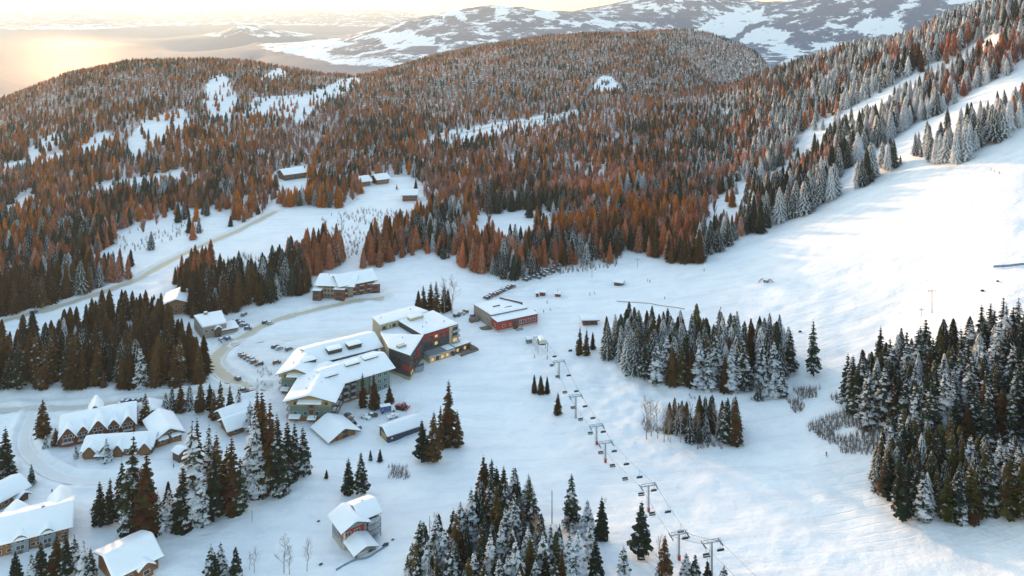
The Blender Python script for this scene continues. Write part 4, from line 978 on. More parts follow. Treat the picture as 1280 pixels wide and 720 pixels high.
# ------------------------------------------------------------------ the two condominiums
def condo(name, pl, pr, label, off2, rot2, len2, dep2, doms, len1, detail=True):
    h = House(name, pl, pr, label, 'condominium', 'green and ochre condominiums')
    W = h.w
    h.gable(0, W, 0, len1, 10.4, 2.6, 'y', 'yellow', oh=2.2, ohe=1.6, th=.75, bands=[(2.6, 'cedar'), (7.4, 'green')])
    F0, F1 = (0, 0), (W, 0)
    for x in (W * .14, W * .38, W * .66, W * .88):
        for z in (3.4, 8.0): h.win(F0, F1, x, z, 1.3, 1.5, 'yellow' if z > 7 else 'trim')
    MB().wallbox((W * .46, 0), (W * .6, 0), -2, 9.2, .5, .6).build('entry_bay', M['cedar'], h.root); 
    for z in (1, 4.2, 7): h.win((W * .46, -.5), (W * .6, -.5), W * .07, z, 1.3, 1.6, 'brown')
    h.shed(W * .2, W * .78, -2, 0, 10.0, .7, name='canopy'); h.shed(W * .0, W * .27, -2.2, 0, 3.2, .6, name='canopy'); h.shed(W * .45, W * .66, -2.4, -.52, 2.9, .6, name='canopy')
    R0, R1 = (W, 0), (W, len1)
    n = int(len1 // 5)
    for k in range(n):
        for z in (1.2, 4.4, 7.6):
            h.balcony(R0, R1, 1.0 + k * 5, 4.2 + k * 5, z, 1.6, 'brown'); h.win(R0, R1, 2.6 + k * 5, z + .3, 2.2, 2.0, 'darktrim'); 
            if detail: h.win(R0, R1, 5.05 + k * 5, z + .6, .9, 1.3, 'trim')
    L0, L1 = (0, len1), (0, 0)
    for k in range(2): 
        for z in (1.2, 4.4, 7.6): h.balcony(L0, L1, len1 - 4.2 - k * 6, len1 - 1 - k * 6, z, 1.6, 'brown'); h.win(L0, L1, len1 - 2.6 - k * 6, z + .3, 2.2, 2.0, 'darktrim')
    n0 = kids(h)
    h.gable(0, len2, 0, dep2, 10.9, 2.9, 'x', 'green', oh=2.0, ohe=1.6, th=.75, bands=[(2.6, 'cedar')])
    for k in range(3):
        for z in (1.4, 4.6, 7.8): h.balcony((0, 0), (len2, 0), 2 + k * 3.4, 4.6 + k * 3.4, z, 1.5, 'brown'); h.win((0, 0), (len2, 0), 3.3 + k * 3.4, z + .3, 1.9, 2, 'darktrim')
    MB().box(len2 - 9.5, len2 - .6, -.7, .05, -2, 10.4).build('bay', M['teal'], h.root)
    for z in (1.6, 4.7, 7.8):
        for x in (1.6, 4.3, 7.0): h.win((len2 - 9.5, -.7), (len2 - .6, -.7), x, z, 1.5, 1.6, 'trim', bars=1)
        for y in (3, 7, 11): h.win((len2, 0), (len2, dep2), y, z, 1.4, 1.5, 'trim')
    shift(h, n0, off2[0], off2[1], rot2)
    for k in range(4):
        x = W * .5 + (2.2 if k % 2 else -2.6); MB().bar((x, 4 + k * 5, 12.0), (x, 4 + k * 5, 13.9), .16, 8).build('vent_pipe', M['steel'], h.root)
    for u, v, z, a, b in doms:
        p = h.inv @ (at_h(u, v, h.o.z + z * h.kz) - h.o) / h.k; n0 = kids(h)
        d = MB().box(0, a, 0, b, z - 1.9, z - .1).build('roof_dormer', M['darktrim'], h.root)
        r = MB().box(-.25, a + .3, -.3, b, z - .1, z + .12).build('dormer_roof', M['darktrim'], d)
        snow_sheet('dormer_snow', lambda u_, v_: z + .12, -.2, a + .25, -.25, b, .55, d)
        shift(h, n0, p.x, p.y, rot2)
    return h
h = condo('condominium', (362, 526), (414, 528), 'front green and ochre condominium with big snowy roof and three firs before it', (13.0, 11.5), R(38), 27, 16,
          [(392, 478, 13.0, 5, 4.5), (406, 472, 13.6, 5.5, 5), (433, 457.5, 14.6, 6, 4), (456, 450, 14.6, 6, 4)], 26)
h2 = condo('condominium', (352, 492), (389, 494), 'rear ochre condominium with low snowy roof behind the front one', (10, 10), R(38), 30, 15,
           [(379.5, 453, 13.4, 5.5, 4), (411, 439, 14.4, 6, 4), (436, 433, 14.4, 6, 4)], 20, False)

# ------------------------------------------------------------------ red day lodge
h = House('day_lodge', (622, 416), (672, 405), 'low red and taupe day lodge with flat snowy roof above the lift station', 'lodge')
W = h.w
h.walls([(0, 0), (W, 0), (W, 7), (0, 7)], 1.2, 5.6, 'red'); h.walls(grow([(0, 0), (W, 0), (W, 7), (0, 7)], -.15), -2.5, 1.2, 'concrete', 'base_wall'); h.flat_roof((0, W, 0, 7), 5.6, .5)
h.walls([(.1, 7.05), (W - 2, 7.05), (W - 5, 24), (-1.5, 24)], -2.5, 6.6, 'tan'); quad_roof(h, [(.1, 7.3), (W - 2, 7.3), (W - 5, 24), (-1.5, 24)], 6.6, .5)
for x in (W - 8.2, W - 5.2, W - 2.2): h.win((0, 0), (W, 0), x, 2.4, 2.1, 1.9, 'trim', bars=1)
for x in (3.4, 7.0): h.win((0, 0), (W, 0), x, 2.5, 1.4 if x < 5 else .6, 1.3, 'trim')
MB().box(8.6, 11.3, -.25, .1, -1.5, 5.4).build('entrance_recess', M['brown'], h.root); h.door((8.6, -.25), (11.3, -.25), 1.35, 0, 1.7, 2.4, 'darktrim'); h.win((8.6, -.25), (11.3, -.25), 1.35, 2.9, 1.7, 1.5, 'darktrim')
MB().box(9, 13.5, -3.2, -.3, -1.5, .25).build('entrance_steps', M['concrete'], h.root)
h.win((0, 0), (W, 0), 12.5, 2.4, .8, 1.8, 'trim')
for y in (3, 10, 16): h.win((0, 24), (0, 0), 24 - y, 2.6, 1.2, 1.3, 'trim', out=.3 if y > 7 else 0)
pp = MB(); pp.prism([(W - 9.2, 24), (W - 9, 23.7), (W - 2, 12), (W - 2.4, 12)], 6.9, 8.2); pp.box(5, 9, 15, 15.4, 6.9, 7.9); pp.box(10, 14, 11.5, 11.9, 6.9, 7.7); pp.build('parapet', M['darktrim'], h.root)
MB().box(W - 2.2, W + 3.5, 9, 13, -2, 3.4).build('side_annex', M['red'], h.root); h.flat_roof((W - 2.2, W + 3.5, 9, 13), 3.4, .4)
MB().box(-5.6, -.05, 6, 9, -1.5, .6).build('side_landing', M['woodpole'], h.root); MB().box(-6.2, -1.6, 17, 20, -1.5, 1.8).build('rear_landing', M['woodpole'], h.root)

# ------------------------------------------------------------------ brown condominium below the forest
h = House('condominium', (396, 374), (425, 374), 'brown and red condominium with snowy hipped roofs against the forest', 'condominium')
h.gable(0, 20, 1.5, 15, 8.6, 3.2, 'x', 'tan', oh=1.5, th=.6, bands=[(2.6, 'brownst')])
n0 = kids(h); h.gable(0, 20, 0, 14, 9.4, 3.4, 'x', 'redlog', oh=1.5, th=.6, bands=[(2.6, 'brownst')])
for k in range(4):
    for z in (1, 4, 7): h.balcony((0, 0), (20, 0), 1 + k * 4.8, 4 + k * 4.8, z, 1.5, 'redlog'); h.win((0, 0), (20, 0), 2.5 + k * 4.8, z + .3, 2, 1.9, 'brown')
shift(h, n0, 14, -1, R(38))
for x0, x1, hw in ((-1.5, 3, 6), (10.8, 16.4, 7.2)):
    h.walls([(x0, -2.6), (x1, -2.6), (x1, 1.55), (x0, 1.55)], -2, hw, 'redlog', 'bay'); h.flat_roof((x0 - .3, x1 + .3, -2.9, 1.6), hw, .45)
    for z in (1, 3.8): h.win((x0, -2.6), (x1, -2.6), (x1 - x0) / 2, z, (x1 - x0) * .6, 1.7, 'brown', bars=2)
for x in (4.4, 6.2, 8.2, 9.8):
    for z in (1.4, 4.2, 6.6): h.win((0, 1.5), (20, 1.5), x, z, 1.1, 1.3, 'yellow')
n0 = kids(h); h.walls([(0, 0), (6, 0), (6, 9), (0, 9)], -2, 6.5, 'redlog', 'bay'); h.flat_roof((0, 6, 0, 9), 6.5, .5)
for z in (1, 4): h.win((0, 0), (6, 0), 3, z, 3, 1.6, 'brown', bars=1)
shift(h, n0, 27.5, 8.5, R(20))
for x in (4, 9, 15): MB().box(x, x + .7, 7.6, 8.3, 11, 12.6).build('roof_vent', M['darktrim'], h.root)

# ------------------------------------------------------------------ grey flat building and the tan house behind it
h = House('service_building', (253, 424), (283, 417.5), 'taupe flat-roofed building with a small dark gabled porch beside the village road', 'building')
W = h.w
h.walls([(0, 0), (W, 0), (W + 1, 17), (-1, 17)], -2, 6.2, 'tan'); quad_roof(h, [(0, 0), (W, 0), (W + 1, 17), (-1, 17)], 6.2, .6, 'trim')
h.walls([(W * .62, .05), (W + 5.5, .05), (W + 5.5, 9), (W * .62, 9)], -2, 2.7, 'tan', 'lower_wing'); h.flat_roof((W * .8, W + 5.6, -1.2, 9), 2.7, .5)
h.gable(W * .52, W * .76, -1.4, 1, 4.3, 1.4, 'y', 'brown', oh=.4, th=.4)
h.door((W * .52, -1.4), (W * .76, -1.4), 1.5, 0, 1.3, 2.2, 'darktrim'); h.win((0, 0), (W, 0), 1.8, 3.4, 1.3, 1.1, 'trim'); h.win((0, 0), (W, 0), 4.6, 3.4, 1.3, 1.1, 'trim')
for y in (3, 7, 11, 14): h.win((-1, 17), (0, 0), 17 - y, 3.4, 1.2, 1.1, 'trim')
h.chimney(4, 14.5, 6, 8.6, 1.6, 'tan')
h = House('house', (214, 394), (233, 391), 'cedar house with pale roof half hidden by trees beyond the taupe building', 'house')
h.gable(-4, 9, 0, 17, 6.5, 2.6, 'y', 'cedar', oh=1.1, th=.55); h.gable(-9, -3.8, 5, 14, 4.4, 1.8, 'x', 'redlog', oh=.8, th=.5)
for x in (-2, 2.5, 6.5):
    for z in (1.2, 4.2): h.win((-4, 0), (9, 0), x + 4, z, 1.5, 1.4, 'trim')

# ------------------------------------------------------------------ red gabled chalet row, low brown row, gabled chalets
def gable_front(h, x0, x1, proud, hw, rise, wall, y1, oh=.6, beam='trim'):
    h.gable(x0, x1, -proud, y1, hw, rise, 'y', wall, oh=oh, ohe=.8, th=.5, end=(1, 0))
    A, B = (x0, -proud), (x1, -proud); w = x1 - x0
    h.win(A, B, w * .3, hw - .3, w * .2, 1.2, 'trim'); h.win(A, B, w * .7, hw - .3, w * .2, 1.2, 'trim')
    r = h.balcony(A, B, w * .12, w * .88, max(hw - 2.4, .4), 1.3, wall); h.win(A, B, w * .5, max(hw - 2.2, .6), w * .45, 1.7, 'trim', bars=1)
h = House('chalet_row', (76, 557), (168, 539), 'long red log row house with five snowy gables facing the village drive', 'chalet')
W = h.w
h.gable(0, W, 0, 13, 5.0, 4.4, 'x', 'redlog', oh=.8, th=.85, bands=[(1.2, 'brownst')])
for f0, f1, pr, hw, ri in ((-.01, .20, 1.5, 4.2, 4.2), (.205, .39, 1.2, 4.0, 3.8), (.395, .61, 2.4, 5.4, 4.4), (.615, .81, 1.4, 4.2, 4.0), (.815, 1.01, 1.7, 4.6, 4.2)):
    gable_front(h, W * f0, W * f1, pr, hw, ri, 'redlog', 6.0)
h.door((0, 0), (W, 0), W * .21, 0); h.door((W * .41, -2.0), (W * .6, -2.0), W * .095, 0, 1.4)
h.chimney(W * .45, 8, 8.5, 10.6, .9); h.chimney(W * .78, 8, 8.5, 10.2, .8)
h.gable(W * .36, W * .52, 8, 15, 7.6, 3.6, 'y', 'redlog', oh=.7, th=.7)
h = House('chalet_row', (103, 573), (190, 567), 'low brown log row with snowy roof in front of the red gabled row', 'chalet')
W = h.w
h.gable(0, W, 0, 9, 3.3, 2.8, 'x', 'log', oh=.6, th=.8, bands=[(.8, 'brownst')])
for f0, f1 in ((.04, .2), (.27, .40), (.46, .58), (.84, .98)):
    h.gable(W * f0, W * f1, -1.1, 4.6, 3.0, 2.7, 'y', 'log', oh=.5, ohe=.6, th=.6, end=(1, 0)); w = W * (f1 - f0)
    h.win((W * f0, -.9), (W * f1, -.9), w / 2, 1.0, w * .5, 1.3, 'trim', bars=1)
for x in (.23, .43, .65, .75): h.win((0, 0), (W, 0), W * x, 1.0, 1.0, 1.2, 'trim')
h.shed(W * .2, W * .46, -2.6, -.02, 2.5, .6)
h = House('chalet', (196, 560), (227, 551), 'orange-brown log chalet with steep snowy roof right of the red gabled row', 'chalet')
W = h.w
h.gable(0, W, 0, 15, 4.6, 2.9, 'y', 'log', oh=1.1, th=.8, bands=[(1.4, 'cedar')])
h.win((0, 0), (W, 0), W * .5, 4.2, 2.0, 1.4, 'trim', bars=1)
for f in (.24, .76): h.win((0, 0), (W, 0), W * f, 1.9, 1.3, 1.4, 'trim'); h.shed(W * f - 1.7, W * f + 1.7, -1.5, 0, 4.3, .5, .35)
for k in range(3): h.balcony((W, 0), (W, 15), 2 + k * 4.3, 5 + k * 4.3, 2.2, 1.5, 'brown'); h.win((W, 0), (W, 15), 3.5 + k * 4.3, 2.5, 1.6, 1.7, 'trim')
h.door((0, 0), (W, 0), W * .5, .1)
h = House('cabin', (176, 531), (205, 524), 'small brown cabin with snowy gable half hidden behind a brown fir', 'cabin')
W = h.w
h.gable(0, W, 0, 9, 3.4, 2.4, 'y', 'log', oh=.9, th=.7); h.win((0, 0), (W, 0), W * .6, 1.1, 1.2, 1.2, 'trim'); h.door((0, 0), (W, 0), W * .3, 0)
# ------------------------------------------------------------------ big chalet, house at the bottom, house at the left edge
h = House('chalet', (-40, 706), (85, 676), 'big cedar chalet with two slate-blue gabled bays under one snowy roof', 'chalet')
W = h.w
h.gable(-6, W, 0, 14, 6.6, 3.6, 'x', 'cedar', oh=1.3, th=.75, bands=[(.9, 'brownst')])
for f in (.515, .79):
    x0, x1 = W * f - 2.1, W * f + 2.1
    h.gable(x0, x1, -1.0, 5.5, 6.0, 2.2, 'y', 'bluegable', oh=.25, ohe=.35, th=.45, end=(1, 0))
    h.win((x0, -1), (x1, -1), 2.1, 5.2, 2.0, 1.5, 'trim', bars=1); h.win((x0, -1), (x1, -1), 2.1, 2.4, 2.0, 1.6, 'trim', bars=1); h.door((x0, -1), (x1, -1), 2.1, -.2, 1.3, 2.1, 'brown')
for f in (.14, .3, .4, .64, .7, .88, .95):
    for z in (1.8, 4.5): h.win((0, 0), (W, 0), W * f, z, 1.1, 1.2, 'trim')
h.chimney(W * .72, 7.6, 9.6, 11.4, .8, 'darktrim')
h.gable(W * .78, W * .98, 9, 17, 7.2, 3, 'y', 'cedar', oh=.9, th=.6)
h.gable(W * .3, W * .5, 10, 17, 5.6, 3, 'y', 'cedar', oh=.9, th=.6)
for z in (1.8, 4.4):
    for y in (3.5, 8, 11.5): h.win((W, 0), (W, 14), y, z, 1.1, 1.2, 'trim')
h = House('house', (150, 733), (198, 710), 'brown house with wide snowy roof at the bottom edge left of bare birches', 'house')
W = h.w
h.gable(-1, W, 0, 13, 5.0, 3.4, 'x', 'log', oh=1.0, th=.8, bands=[(1, 'brownst')])
h.gable(W * .45, W * .8, -1.6, 5, 4.2, 1.9, 'y', 'log', oh=.5, th=.5, end=(1, 0)); h.win((0, 0), (W, 0), W * .25, 1.4, 1.4, 1.4, 'trim'); h.win((W * .45, -1.6), (W * .8, -1.6), W * .175, 1.6, 1.5, 1.5, 'trim')
for y in (3, 7, 10.5): h.win((W, 0), (W, 13), y, 1.6, 1.3, 1.6, 'trim')
h.walls([(W + .05, 6.5), (W + 1.5, 6.5), (W + 1.5, 9), (W + .05, 9)], -1, 4.6, 'redlog', 'side_bay')
h = House('chalet', (-6, 641), (33, 621), 'brown chalet with snowy gable and entrance hood at the left edge', 'chalet')
W = h.w
h.gable(-4, W, 0, 9, 4.4, 2.6, 'x', 'log', oh=1.0, th=.75, bands=[(.8, 'brownst')]); h.gable(W * .62, W * .95, -1.8, 3, 2.6, 1.4, 'y', 'brown', oh=.6, th=.45, end=(1, 0))
for f in (.12, .35): h.win((0, 0), (W, 0), W * f, 1.6, 1.3, 1.3, 'trim')
h.door((W * .62, -1.8), (W * .95, -1.8), W * .165, 0); h.win((W, 0), (W, 9), 4.5, 1.8, 1.4, 1.3, 'trim')
# ------------------------------------------------------------------ tall grey and red house
h = House('tall_house', (441, 690), (480, 674), 'tall blue-grey and red house with snowy gables and stacked balconies', 'house')
W = h.w
h.gable(-1.6, W * .58, 3.0, 11, 7.2, 2.2, 'y', 'greysid', oh=1.0, th=.65, bands=[(1, 'concrete')])
h.gable(W * .5, W + .4, 4.4, 12.5, 7.9, 2.0, 'x', 'greysid', oh=.9, th=.65, bands=[(1, 'concrete')])
MB().wallbox((-1.6, 3.0), (W * .5, 3.0), 3.4, 6.6, .1, .2).build('cladding', M['red'], h.root)
MB().wallbox((-1.6, 6.5), (-1.6, 3.0), 3.4, 6.6, .1, .2).build('cladding', M['red'], h.root)
for d, z in ((1.4, 4.2), (4.2, 4.2)): h.win((-1.6, 3.0), (W * .5, 3.0), d, z, 1.6, 1.6, 'trim', out=.1, bars=1)
for d, z in ((2, 4.4), (5, 1.6), (7, 4.6), (6.8, 1.6)): h.win((-1.6, 11), (-1.6, 3.0), d, z, 1.0, 1.5, 'trim', out=.1 if d > 4 and z > 3 else 0)
MB().wallbox((-1.6, 3.0), (-1.6 + .5, 3.0), -1, 7.0, .16, .2).build('corner_board', M['trim'], h.root)
for z in (1.0, 3.4, 5.8): h.balcony((W * .6, 4.4), (W + .4, 4.4), .3, W * .4 + .2, z - .2, 2.0, 'greysid'); h.win((W * .6, 4.4), (W + .4, 4.4), W * .2, z + .1, 3.0, 2.0, 'darktrim', bars=2)
ps = MB()
for x in (W * .62, W + .2): ps.bar((x, 2.55, -1), (x, 2.55, 7.8), .13, 6)
ps.build('balcony_post', M['greysid'], h.root)
h.gable(-.8, W * .55, -3.6, 3.4, 2.5, 1.7, 'y', 'greysid', oh=.7, th=.6, bands=[(.7, 'concrete')], end=(1, 0))
MB().wallbox((-.2, -3.6), (2.8, -3.6), -.2, 2.3, .06, .1).build('garage_door', M['trim'], h.root); h.door((-.8, -3.6), (W * .55, -3.6), 4.6, -.1, 1.0, 2.1, 'brown')
h.chimney(W * .72, 9, 8.8, 10.8, .7)
# ------------------------------------------------------------------ navy shed, cabin, roofs among the trees, ticket hut, small huts
h = House('shed', (485, 554), (527, 538.5), 'navy blue metal shed with snowy roof and pale garage door by the car park', 'shed')
W = h.w
h.gable(0, W, 0, 7.4, 3.5, 1.9, 'x', 'navy', oh=.6, th=.6, roof='trim')
MB().wallbox((0, 5.9), (0, 1.5), -.3, 2.7, .06, .1).build('garage_door', M['yellow'], h.root); MB().wallbox((0, 7.42), (0, -.02), 3.0, 3.55, .05, .1).build('gable_board', M['brown'], h.root); h.win((0, 0), (W, 0), 1.6, 1.4, .4, .5, 'trim', True)
h = House('cabin', (413, 554), (444, 543), 'small cedar cabin with a broad snowy gable below the green condominium', 'cabin')
W = h.w
h.gable(0, W, 0, 11, 2.3, 2.9, 'y', 'cedar', oh=1.5, th=.75); h.win((0, 0), (W, 0), W * .6, 2.4, 1.8, 1.2, 'brown', bars=1); h.door((0, 0), (W, 0), W * .25, -.1); h.win((0, 0), (W, 0), W * .6, .5, 2.2, 1.2, 'brown')
for pl, pr, lab in (((286, 546), (322, 534), 'snow-buried house roof showing between the village fir clumps'), ((282, 534), (312, 524), 'smaller snowy roof just behind the snow-buried roof among the firs')):
    h = House('house', pl, pr, lab, 'house'); W = h.w
    h.gable(0, W, 0, 8, 3.4, 2.6, 'x', 'log', oh=1, th=.85)
    for f in (.25, .7): h.win((0, 0), (W, 0), W * f, 1.2, 1.3, 1.3, 'trim')
    h.door((0, 0), (W, 0), W * .48, 0)
h = House('hut', (196, 666), (214, 660), 'brown hut with a snow-heaped roof hidden behind the tallest village firs', 'hut'); W = h.w
h.gable(0, W + 3, 0, 6, 2.8, 1.8, 'x', 'log', oh=.8, th=.8); h.door((0, 0), (W + 3, 0), 2.5, 0); h.win((0, 0), (W + 3, 0), 5, 1.1, 1.2, 1.1, 'trim')
h = House('hut', (224, 579), (233, 575), 'narrow brown hut left of the snow-buried roof', 'hut'); W = h.w
h.gable(0, W + .5, 0, 3.5, 4.2, 1, 'y', 'brown', oh=.4, th=.5); h.door((0, 0), (W + .5, 0), 1.4, 0)
h = House('ticket_hut', (729, 407), (747, 406), 'brown wooden hut with thick snow roof on the piste above the bushy pair', 'hut'); W = h.w
h.walls([(0, 0), (W, 0), (W, 5), (0, 5)], -1, 2.9, 'redlog'); h.flat_roof((-.7, W + .7, -.9, 5.6), 2.9, .8)
for f in (.25, .6): h.win((0, 0), (W, 0), W * f, 1.1, 1.5, 1.0, 'brown')
h.door((0, 0), (W, 0), W * .86, 0)
for (u, v, w_, d_, hh, mat, lab) in ((671.5, 371, 1.6, 1.6, 2.8, 'redlog', 'narrow red lift hut beyond the day lodge'), (678, 370, 3.4, 2.6, 2.8, 'red', 'wider red lift hut beyond the day lodge'), (697, 371, 3.4, 2.8, 2.2, 'red', 'little red hut with pale gable beside the thin upper lift pole'),
                                   (773, 357, 5.4, 3.4, 2.6, 'brown', 'dark brown hut alone on the piste below the forest edge')):
    h = House('hut', (u - w_, v), (u + w_, v), lab, 'hut'); W = h.w
    h.gable(0, W, 0, d_ * .9, hh * .8, .9, 'x', mat, oh=.35, th=.35, z0=-1); h.door((0, 0), (W, 0), W * .5, 0, .8, 1.8, 'darktrim')
# houses far up the valley
for (pl, pr, lab, mat, dep, hw) in (((356, 226), (382, 222), 'far brown house under a long snowy roof in the distant clearing', 'brown', 16, 6), ((449, 234), (463, 232), 'left of two far snowy houses at the valley clearing', 'log', 14, 5), ((472, 231), (486, 229), 'right of two far snowy houses at the valley clearing', 'log', 14, 5), ((503, 252), (521, 251), 'far red timber house above the snowy field', 'redlog', 12, 6),
                                    ((571, 241), (577, 240), 'tiny far cabin in the forest above the snowy field', 'redlog', 9, 4)):
    h = House('far_house', pl, pr, lab, 'house'); W = h.w
    h.gable(0, W, 0, dep, hw, dep * .2, 'x', mat, oh=1.5, th=.9)
    for f in (.15, .38, .62, .85): h.win((0, 0), (W, 0), W * f, hw * .45, 1.8, 1.6, 'trim')

# ------------------------------------------------------------------ chairlift
def gz(x, y): return float(sheet_z(x, y)[0])
def tip_h(p, u, vt):
    a, dy, dz = px_dir(u, vt); return CAMZ + dz / dy * p.y - p.z
TW = [(699, 473, 450, 0), (720, 523, 493, 0), (746, 556, 530, 1), (757, 578, 551, 1), (811, 640, 604, 1), (849, 700, 664, 1), (890, 722, 674, 0)]
TP = [at(u, v) for u, v, _, _ in TW]
TD = ((TP[-1] - TP[0]) * Vector((1, 1, 0))).normalized(); TN = Vector((TD.y, -TD.x, 0))   # along the line, and across it
ARM = 2.8
ends = {1: [], -1: []}
TLAB = ['shortest lift tower, next to the lift station', 'grey lift tower without red base right of the little rusty fir', 'lift tower with red base, third down from the station', 'lift tower with red base, fourth down from the station',
        'tall lift tower with red base above the narrow lone spruce', 'lift tower rising behind the bare snag near the bottom', 'largest lift tower at the bottom edge of the photo']
for (u, v, vt, red), p, lab in zip(TW, TP, TLAB):
    h_ = tip_h(p, u, vt); e = bpy.data.objects.new('lift_tower', None); COL.objects.link(e); e.location = p; e.rotation_euler = (0, 0, math.atan2(TN.y, TN.x)); tag(e, lab, 'lift tower', 'chairlift towers')
    MB().bar((0, 0, -1), (0, 0, h_ - .9), .36, 10, .26).build('pole', M['steel'], e)
    a = MB(); a.bar((-ARM - .3, 0, h_ - 1.0), (ARM + .3, 0, h_ - 1.0), .2, 4); a.bar((-ARM, 0, h_), (ARM, 0, h_), .1, 4)
    for x in (-ARM, -ARM / 2, 0, ARM / 2, ARM): a.bar((x, 0, h_ - 1), (x * .96, 0, h_), .08, 4)
    for x in (-ARM, 0): a.bar((x, 0, h_ - 1), (x + ARM, 0, h_), .06, 4)
    a.build('crossarm', M['steel'], e)
    for s in (-1, 1):
        w_ = MB()
        for k in range(6): w_.bar((s * ARM - .09, -1.5 + k * .6, h_ - 1.35), (s * ARM + .09, -1.5 + k * .6, h_ - 1.35), .24, 8)
        w_.box(s * ARM - .05, s * ARM + .05, -1.8, 1.8, h_ - 1.3, h_ - 1.12); w_.build('sheave_train', M['black'], e)
        ends[s].append(p + TN * (s * ARM) + Vector((0, 0, h_ - 1.1)))
    ld = MB(); ld.bar((.5, .0, .2), (.42, 0, h_ - 1.3), .04, 4); ld.bar((.8, .0, .2), (.72, 0, h_ - 1.3), .04, 4)
    for k in range(int(h_ / .6)): ld.bar((.45, 0, .5 + k * .6), (.78, 0, .5 + k * .6), .03, 4)
    ld.build('ladder', M['steel'], e)
    if red: MB().bar((0, 0, -.5), (0, 0, 1.5), .5, 10).build('crash_pad', M['redsteel'], e)
S0 = at(676, 437); sx = S0 + TD * 0
st = bpy.data.objects.new('lift_station', None); COL.objects.link(st); st.location = S0; st.rotation_euler = (0, 0, math.atan2(TN.y, TN.x)); st.scale = (1.05, 1.05, 1.12); tag(st, 'open steel lift station with pale hood and bullwheel in front of the red lodge', 'lift station')
for x in (-2.6, 2.6):
    for y in (-4.5, 0, 4.0): MB().bar((x, y, -1), (x, y, 4.3), .17, 6).build('leg', M['steel'], st)
fr = MB()
for x in (-2.6, 2.6): fr.box(x - .16, x + .16, -5.6, 5, 4.3, 4.65)
for y in (-4.5, 0, 4.0): fr.box(-2.44, 2.44, y - .14, y + .14, 4.33, 4.62)
fr.build('frame', M['steel'], st)
bw = MB(); bw.bar((0, 2.2, 3.85), (0, 2.2, 4.15), 2.3, 24); bw.build('bullwheel', M['darktrim'], st)
hd = MB().extr([(-1.9, 4.66), (1.9, 4.66), (1.75, 5.9), (1.0, 6.6), (-1.0, 6.6), (-1.75, 5.9)], 'y', -.5, 4.8); ho = hd.build('hood', M['trim'], st)
for y in (.9, 2.2, 3.5): MB().box(1.70, 1.93, y - .4, y + .4, 5.0, 5.7).build('hood_vent', M['darktrim'], ho)
snow_sheet('hood_snow', lambda u, v: 6.58 - max(0, abs(u) - .95) * .9, -1.6, 1.6, -.5, 4.8, .4, ho)
for s in (-1, 1): ends[s].insert(0, S0 + TN * (s * 2.4) - TD * 1.5 + Vector((0, 0, 4.5)))
tail = TP[-1] + TD * 150
for s in (-1, 1): ends[s].append(tail + TN * (s * ARM) + Vector((0, 0, gz(tail.x, tail.y) - tail.z + 11)))
oh = House('hut', (659, 430), (665.5, 429), 'little grey-green operator hut left of the lift station', 'hut')
oh.gable(0, oh.w, 0, 2.4, 2.2, .6, 'x', 'green', oh=.3, th=.35, z0=-1); oh.win((0, 0), (oh.w, 0), oh.w / 2, .9, 1.3, .9, 'trim'); oh.door((0, 2.4), (0, 0), 1.2, 0, .8, 1.9, 'brown')
cab_pts = {}
for s, nm in ((-1, 'left'), (1, 'right')):
    P = []
    for a, b in zip(ends[s][:-1], ends[s][1:]):
        d = (b - a).length; n = max(4, int(d / 2))
        for k in range(n): q = k / n; P.append(a + (b - a) * q - Vector((0, 0, 4 * q * (1 - q) * d * .012)))
    P.append(ends[s][-1]); cab_pts[s] = P
    m = MB()
    for a, b in zip(P[:-1], P[1:]): m.bar(a, b, .05, 4)
    tag(m.build('lift_cable', M['darktrim'], None, False), ('downhill side' if s < 0 else 'uphill side') + ' steel rope of the chairlift running over the towers on its ' + ('left' if s < 0 else 'right'), 'cable', 'chairlift ropes')
def make_chair():
    e = bpy.data.objects.new('lift_chair', None); COL.objects.link(e)
    MB().bar((0, 0, .12), (0, -.25, -1.2), .05, 5).bar((0, -.25, -1.2), (0, -.3, -2.0), .05, 5).bar((-1.05, -.3, -2.0), (1.05, -.3, -2.0), .05, 5).bar((-1.05, -.3, -2.0), (-1.05, -.2, -2.75), .045, 5).bar((1.05, -.3, -2.0), (1.05, -.2, -2.75), .045, 5).build('hanger', M['steel'], e)
    MB().box(-1.1, 1.1, -.25, .35, -2.85, -2.72).build('seat', M['black'], e)
    MB().extr([(-.33, -2.6), (-.24, -2.6), (-.34, -2.02), (-.43, -2.02)], 'x', -1.08, 1.08).build('backrest', M['black'], e)
    MB().bar((-.95, .55, -2.3), (.95, .55, -2.3), .04, 5).bar((-.95, .55, -2.3), (-.95, -.3, -2.2), .04, 5).bar((.95, .55, -2.3), (.95, -.3, -2.2), .04, 5).bar((-.6, .6, -3.15), (.6, .6, -3.15), .04, 5).bar((0, .6, -3.15), (0, .55, -2.3), .04, 5).build('safety_bar', M['steel'], e)
    return e
def copy_thing(r):
    c = r.copy(); COL.objects.link(c)
    for ch in list(r.children):
        k = ch.copy(); COL.objects.link(k); k.parent = c
        for g in list(ch.children): q = g.copy(); COL.objects.link(q); q.parent = k
    return c
proto = make_chair(); first = True
